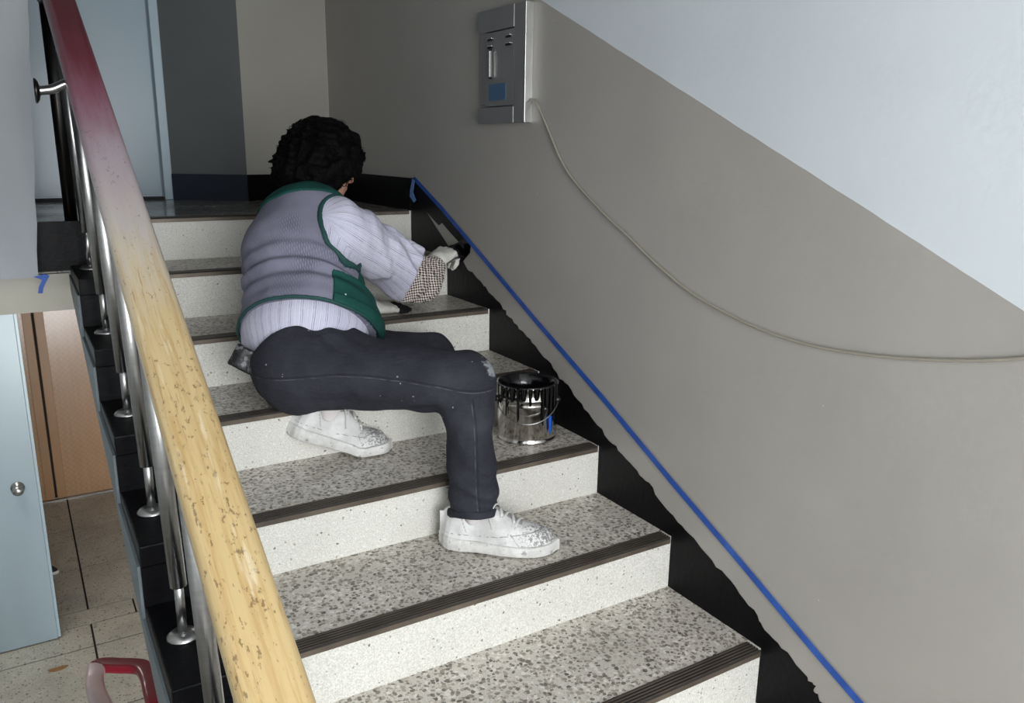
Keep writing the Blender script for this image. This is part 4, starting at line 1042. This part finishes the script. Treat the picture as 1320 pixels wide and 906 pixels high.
def shoe(side, heel, toe, zsole, pitch=0.0, bendx=.19, roll=0.0):
    heel = Vector(heel); toe = Vector(toe); d = (toe-heel); d.z = 0; d.normalize(); ly = Vector((-d.y, d.x, 0))
    s = side
    def off(x): return s*np.interp(x, [0, .08, .16, .24, .29], [0, .0, .003, -.002, -.010])
    def hw(x, k=1.0): return k*np.interp(x, [-.01, 0, .006, .02, .05, .10, .15, .20, .24, .265, .280, .289, .296], [0, .012, .024, .034, .040, .038, .044, .0485, .046, .038, .027, .013, 0])
    def top(x): return np.interp(x, [0, .02, .05, .085, .105, .13, .16, .20, .24, .27, .29], [.108, .112, .102, .094, .106, .114, .094, .074, .065, .056, .03])
    def sole_f(P):
        y = np.abs(P[:, 1]-off(P[:, 0])); h_ = np.interp(P[:, 0], [0, .1, .2, .29], [.036, .031, .027, .030])
        ins = np.minimum(hw(P[:, 0])*1.06+.002 + .0035*np.sin(np.clip(P[:, 2]/.034, 0, 1)*3.14), .06)
        return np.maximum(np.maximum((y-ins)*.8, -P[:, 2]+.0), P[:, 2]-h_)
    def upper_f(P):
        x = P[:, 0] - .20*np.clip(P[:, 2]-.03, 0, 1)*(P[:, 0] < .09); y = (P[:, 1]-off(x)); w_ = np.maximum(hw(x), 1e-3); t_ = top(x)
        zz = np.clip(P[:, 2], 0, None)/t_
        shrink = np.where(zz < .3, 1.0, 1-.48*np.clip((zz-.3)/.7, 0, 1)**1.6)
        d_ = (np.abs(y) - w_*shrink)*.75
        d_ = smax(d_, (P[:, 2]-t_)*.8, .016); d_ = np.maximum(d_, .014-P[:, 2])
        op = sdf_cone(P, V3((.076, 0, .080)), V3((.080, 0, .2)), .028, .036)
        d_ = smax(d_, -op, .006)
        return d_
    def xf(V):
        V = V.copy()
        if pitch:
            t_ = np.clip((bendx+.03-V[:, 0])/.06, 0, 1); 
            x = V[:, 0]-bendx; a = pitch*t_
            nx = x*np.cos(a) + V[:, 2]*np.sin(a); nz = -x*np.sin(a) + V[:, 2]*np.cos(a); V[:, 0] = bendx+nx; V[:, 2] = nz
        M3 = np.array([d[:], ly[:], (0,0,1)])
        out = V@M3; return out + np.array([heel.x, heel.y, zsole])
    at = {'toe': lambda P: np.clip((P[:, 0]-.17)/.08, -.4, 1), 'line': lambda P: np.minimum(np.abs(P[:, 2]-.045-.12*np.clip(P[:, 0]-.12, 0, 1)), np.minimum(np.abs((P[:, 0]-.055)-(.08-P[:, 2])*.4)+.3*(P[:,2]<.05), np.abs((P[:, 0]-.20)+(P[:, 2]-.03)*.8)+.3*(P[:, 2]>.062)))}
    e = sdf_obj('shoe', upper_f, (-.012, -.065, .008), (.30, .065, .13), .0034, 'shoe', pr, at, xf=xf)
    sdf_obj('sole', sole_f, (-.014, -.068, -.006), (.302, .068, .045), .0034, 'sole', e, xf=xf)
    bm = bmesh.new()
    for i in range(6):
        x = .118+i*.0155; ys_ = np.linspace(-.024, .024, 9); t_ = top(np.full(9, x))
        pz = t_*(1 - .10*np.abs(ys_/.024)**2) + .0035
        pts_ = np.stack([x + (.006 if i % 2 else -.006)*ys_/.024, ys_, pz], 1); pts_ = xf(pts_)
        bm_sweep(bm, [Vector(p_) for p_ in pts_], rrect(.0075, .0045, .0018, 2))
    bmesh.ops.recalc_face_normals(bm, faces=bm.faces)
    lo_ = bm_obj('laces', bm, 'lace', None, True); put(lo_, e)
    xs_ = np.linspace(.104, .205, 12); bm = bmesh.new(); rows = []
    for x_ in xs_:
        tt = float(top(np.array([x_]))[0]); rows.append([bm.verts.new(Vector(p_)) for p_ in xf(np.array([(x_, y_, tt*(1-.10*abs(y_/.024)**2) + .0012 + (.006 if x_ < .112 else 0)) for y_ in np.linspace(-.017, .017, 7)]))])
    for A_, B_ in zip(rows, rows[1:]):
        for i_ in range(6): bm.faces.new((A_[i_], A_[i_+1], B_[i_+1], B_[i_]))
    ex_ = bmesh.ops.extrude_face_region(bm, geom=bm.faces[:])
    for v_ in [g for g in ex_['geom'] if isinstance(g, bmesh.types.BMVert)]: v_.co.z -= .004
    bmesh.ops.recalc_face_normals(bm, faces=bm.faces); lo_ = bm_obj('tongue', bm, 'tongue', None, True); put(lo_, e)
    bm = bmesh.new()
    for sg in (-1, 1):
        pts_ = xf(np.array([(.118, .004*sg, .114), (.112, .016*sg, .120), (.120, .028*sg, .108), (.128, .036*sg, .085), (.134, .041*sg, .066)])); bm_sweep(bm, smooth_path([Vector(p_) for p_ in pts_], 5), circ(.002, 6))
    bmesh.ops.recalc_face_normals(bm, faces=bm.faces); lo_ = bm_obj('lace_ends', bm, 'lace', None, True); put(lo_, e)
    return e, xf
_, xfR = shoe(-1, hR, hR + dR, -5*H+.0045); 
_, xfL = shoe(1, hL, hL+dL, -4*H+.0045, pitch=math.radians(22), bendx=.20); 
# socks
def sockL(P):
    return sdf_cone(P, ankLp+V3((.02, .01, .035)), ankLp-V3((0, 0, .03)), .038, .030)
sdf_obj('sock', sockL, (-.80, -1.16, -.60), (-.54, -.95, -.38), .006, 'sock', pr)
sdf_obj('sock', lambda P: sdf_cone(P, ankRp+V3((0,0,.05)), ankRp-V3((0,0,.03)), .033, .028), (-.58, -1.50, -.74), (-.42, -1.32, -.56), .006, 'sock', pr)

# --- hair: curly bob
hc = HeadC - hf*.008 + hu*.004 + V3(r2[:])*.010
def hair_f(P):
    d = sdf_ell(P, hc, (.128, .128, .130), HB)
    d = smin(d, sdf_ell(P, hc-hf*.03-hu*.055, (.105, .138, .085), HB), .04)
    d = d + .009*vnoise(P, 70, 41) + .009*vnoise(P, 150, 43)
    face = sdf_ell(P, HeadC+hf*.115-hu*.045, (.115, .085, .095), HB)
    d = smax(d, -face, .015)
    d = smax(d, (-((P-HeadC)@hu)-.115)+.012*vnoise(P, 90, 5), .02)
    d = smax(d, -sdf_cone(P, Neck, HeadC-hu*.09, .05, .05), .01)
    d = smax(d, -sdf_ell(P, HeadC+hf*.075-hu*.085-hl*.055, (.085, .085, .060), HB), .01)
    return d
def hair_mat():
    m = NT('black_curly_hair', 0.6, spec=0.06); v = m.obj(); m.col(m.ramp(m.noise(v, 60, 3), [(.3, rgb(5,5,6)), (.7, rgb(14,12,13))])); m.bump(m.noise(m.obj((1,1,.4)), 160, 4, .7), .8, .006); MAT['hair'] = m.m
hair_mat()
hr = sdf_obj('hair', hair_f, (-.80, -.80, .06), (-.36, -.34, .42), .006, 'hair', pr)
bm = bmesh.new(); rs = np.random.RandomState(5)
for i in range(1500):
    u_ = rs.normal(size=3); u_ /= np.linalg.norm(u_)
    loc = u_[0]*hf + u_[1]*hl + u_[2]*hu
    if u_[0] > .30 and u_[2] < .30: continue
    if u_[2] < -.72 or (u_[0] > -.05 and u_[2] < -.25): continue
    rr = (.121 if u_[2] > -.1 else .130)*(1+rs.uniform(-.03, .03))
    p0 = hc - (hu*.03 if u_[2] < -.1 else 0) + loc*rr
    nrm = loc; tng = np.cross(nrm, rs.normal(size=3)); tng /= np.linalg.norm(tng); bi = np.cross(nrm, tng)
    rad = rs.uniform(.005, .013); Ln = rs.uniform(.7, 1.5)*2*math.pi; down = -hu*rs.uniform(.005, .03); out_ = rs.uniform(0.0, .014)
    path_ = []
    for j in range(11):
        t_ = j/10; a_ = Ln*t_
        path_.append(Vector((p0 + nrm*(rad*math.sin(a_)*.8 + out_*t_) + tng*(rad*(math.cos(a_)-1)) + bi*.018*t_ + down*t_).tolist()))
    bm_sweep(bm, path_, circ(.0017, 4), scale=[1-.6*j/10 for j in range(11)])
bmesh.ops.recalc_face_normals(bm, faces=bm.faces)
cl = bm_obj('curls', bm, 'hair', None, True); put(cl, hr); cl['kind'] = 'stuff'

# --- paint brush in the right hand
bt = Vector((-0.010, -0.455, -0.108)); grip = Vector((-0.085, -0.468, -0.128))
ax_ = (grip-bt).normalized()
pb = empty('paint_brush', bt); tag(pb, 'paint brush loaded with black paint held by the gloved hand at the wall', 'brush')
put(tube('brush_handle', [bt+ax_*.075, bt+ax_*.10, bt+ax_*.14, bt+ax_*.19], .010, plain('brush_wood', rgb(206,190,160), 0.5), scale=[1.1, .75, 1.0, .6]), pb)
sd_ = ax_.cross(Vector((0,0,1))).normalized()
bm = bmesh.new(); bm_sweep(bm, [bt+ax_*.045, bt+ax_*.08], rrect(.018, .052, .004, 2), upv=Vector((.1, .6, .8))); put(bm_obj('ferrule', bm, 'steel_brushed'), pb)
bm = bmesh.new()
rs = np.random.RandomState(2)
for i in range(60):
    a = rs.uniform(-.023, .023); b = rs.uniform(-.007, .007); s_ = ax_.cross(Vector((.1,.6,.8)).normalized()).normalized(); u_ = s_.cross(ax_)
    bm_sweep(bm, [bt+ax_*.05+u_*a+s_*b, bt+ax_*.02+u_*a*1.1+s_*b, bt+u_*(a*1.15)+s_*b*.6+Vector((rs.uniform(0,.004),0,0))], circ(.0022, 5))
put(bm_obj('bristles', bm, 'black_wet', smooth=True), pb)

# --- paint-stained rag tucked at the back of the waistband
def rag_mat():
    m = NT('black_stained_rag', 0.45); v = m.obj(); m.col(m.ramp(m.noise(v, 38, 4, .7), [(.54, rgb(12,12,14)), (.62, rgb(105,107,110))])); m.bump(m.noise(v, 40, 3), .5, .005); MAT['rag'] = m.m
rag_mat()
rc = px_on((317, 464), 1, -.94); rc = V3((rc.x, rc.y, rc.z))
vr = V3(r2[:]); vu_ = V3(u2[:]); vn = V3((-fw)[:])
RBm = np.stack([vr*.88+vu_*(-.47), vu_*.88+vr*.47, vn])
o = sdf_obj('rag', lambda P: (lambda q: np.maximum(np.maximum(np.abs(q[:, 0])-.038, np.abs(q[:, 1])-.030), np.abs(q[:, 2]+.004*np.sin(q[:, 0]*110))-.011))((P-rc)@RBm.T) + .002*vnoise(P, 60, 3), rc-.07, rc+.07, .004, 'rag', None)
tag(o, 'black and grey paint-stained rag tucked behind the jeans waistband', 'rag')
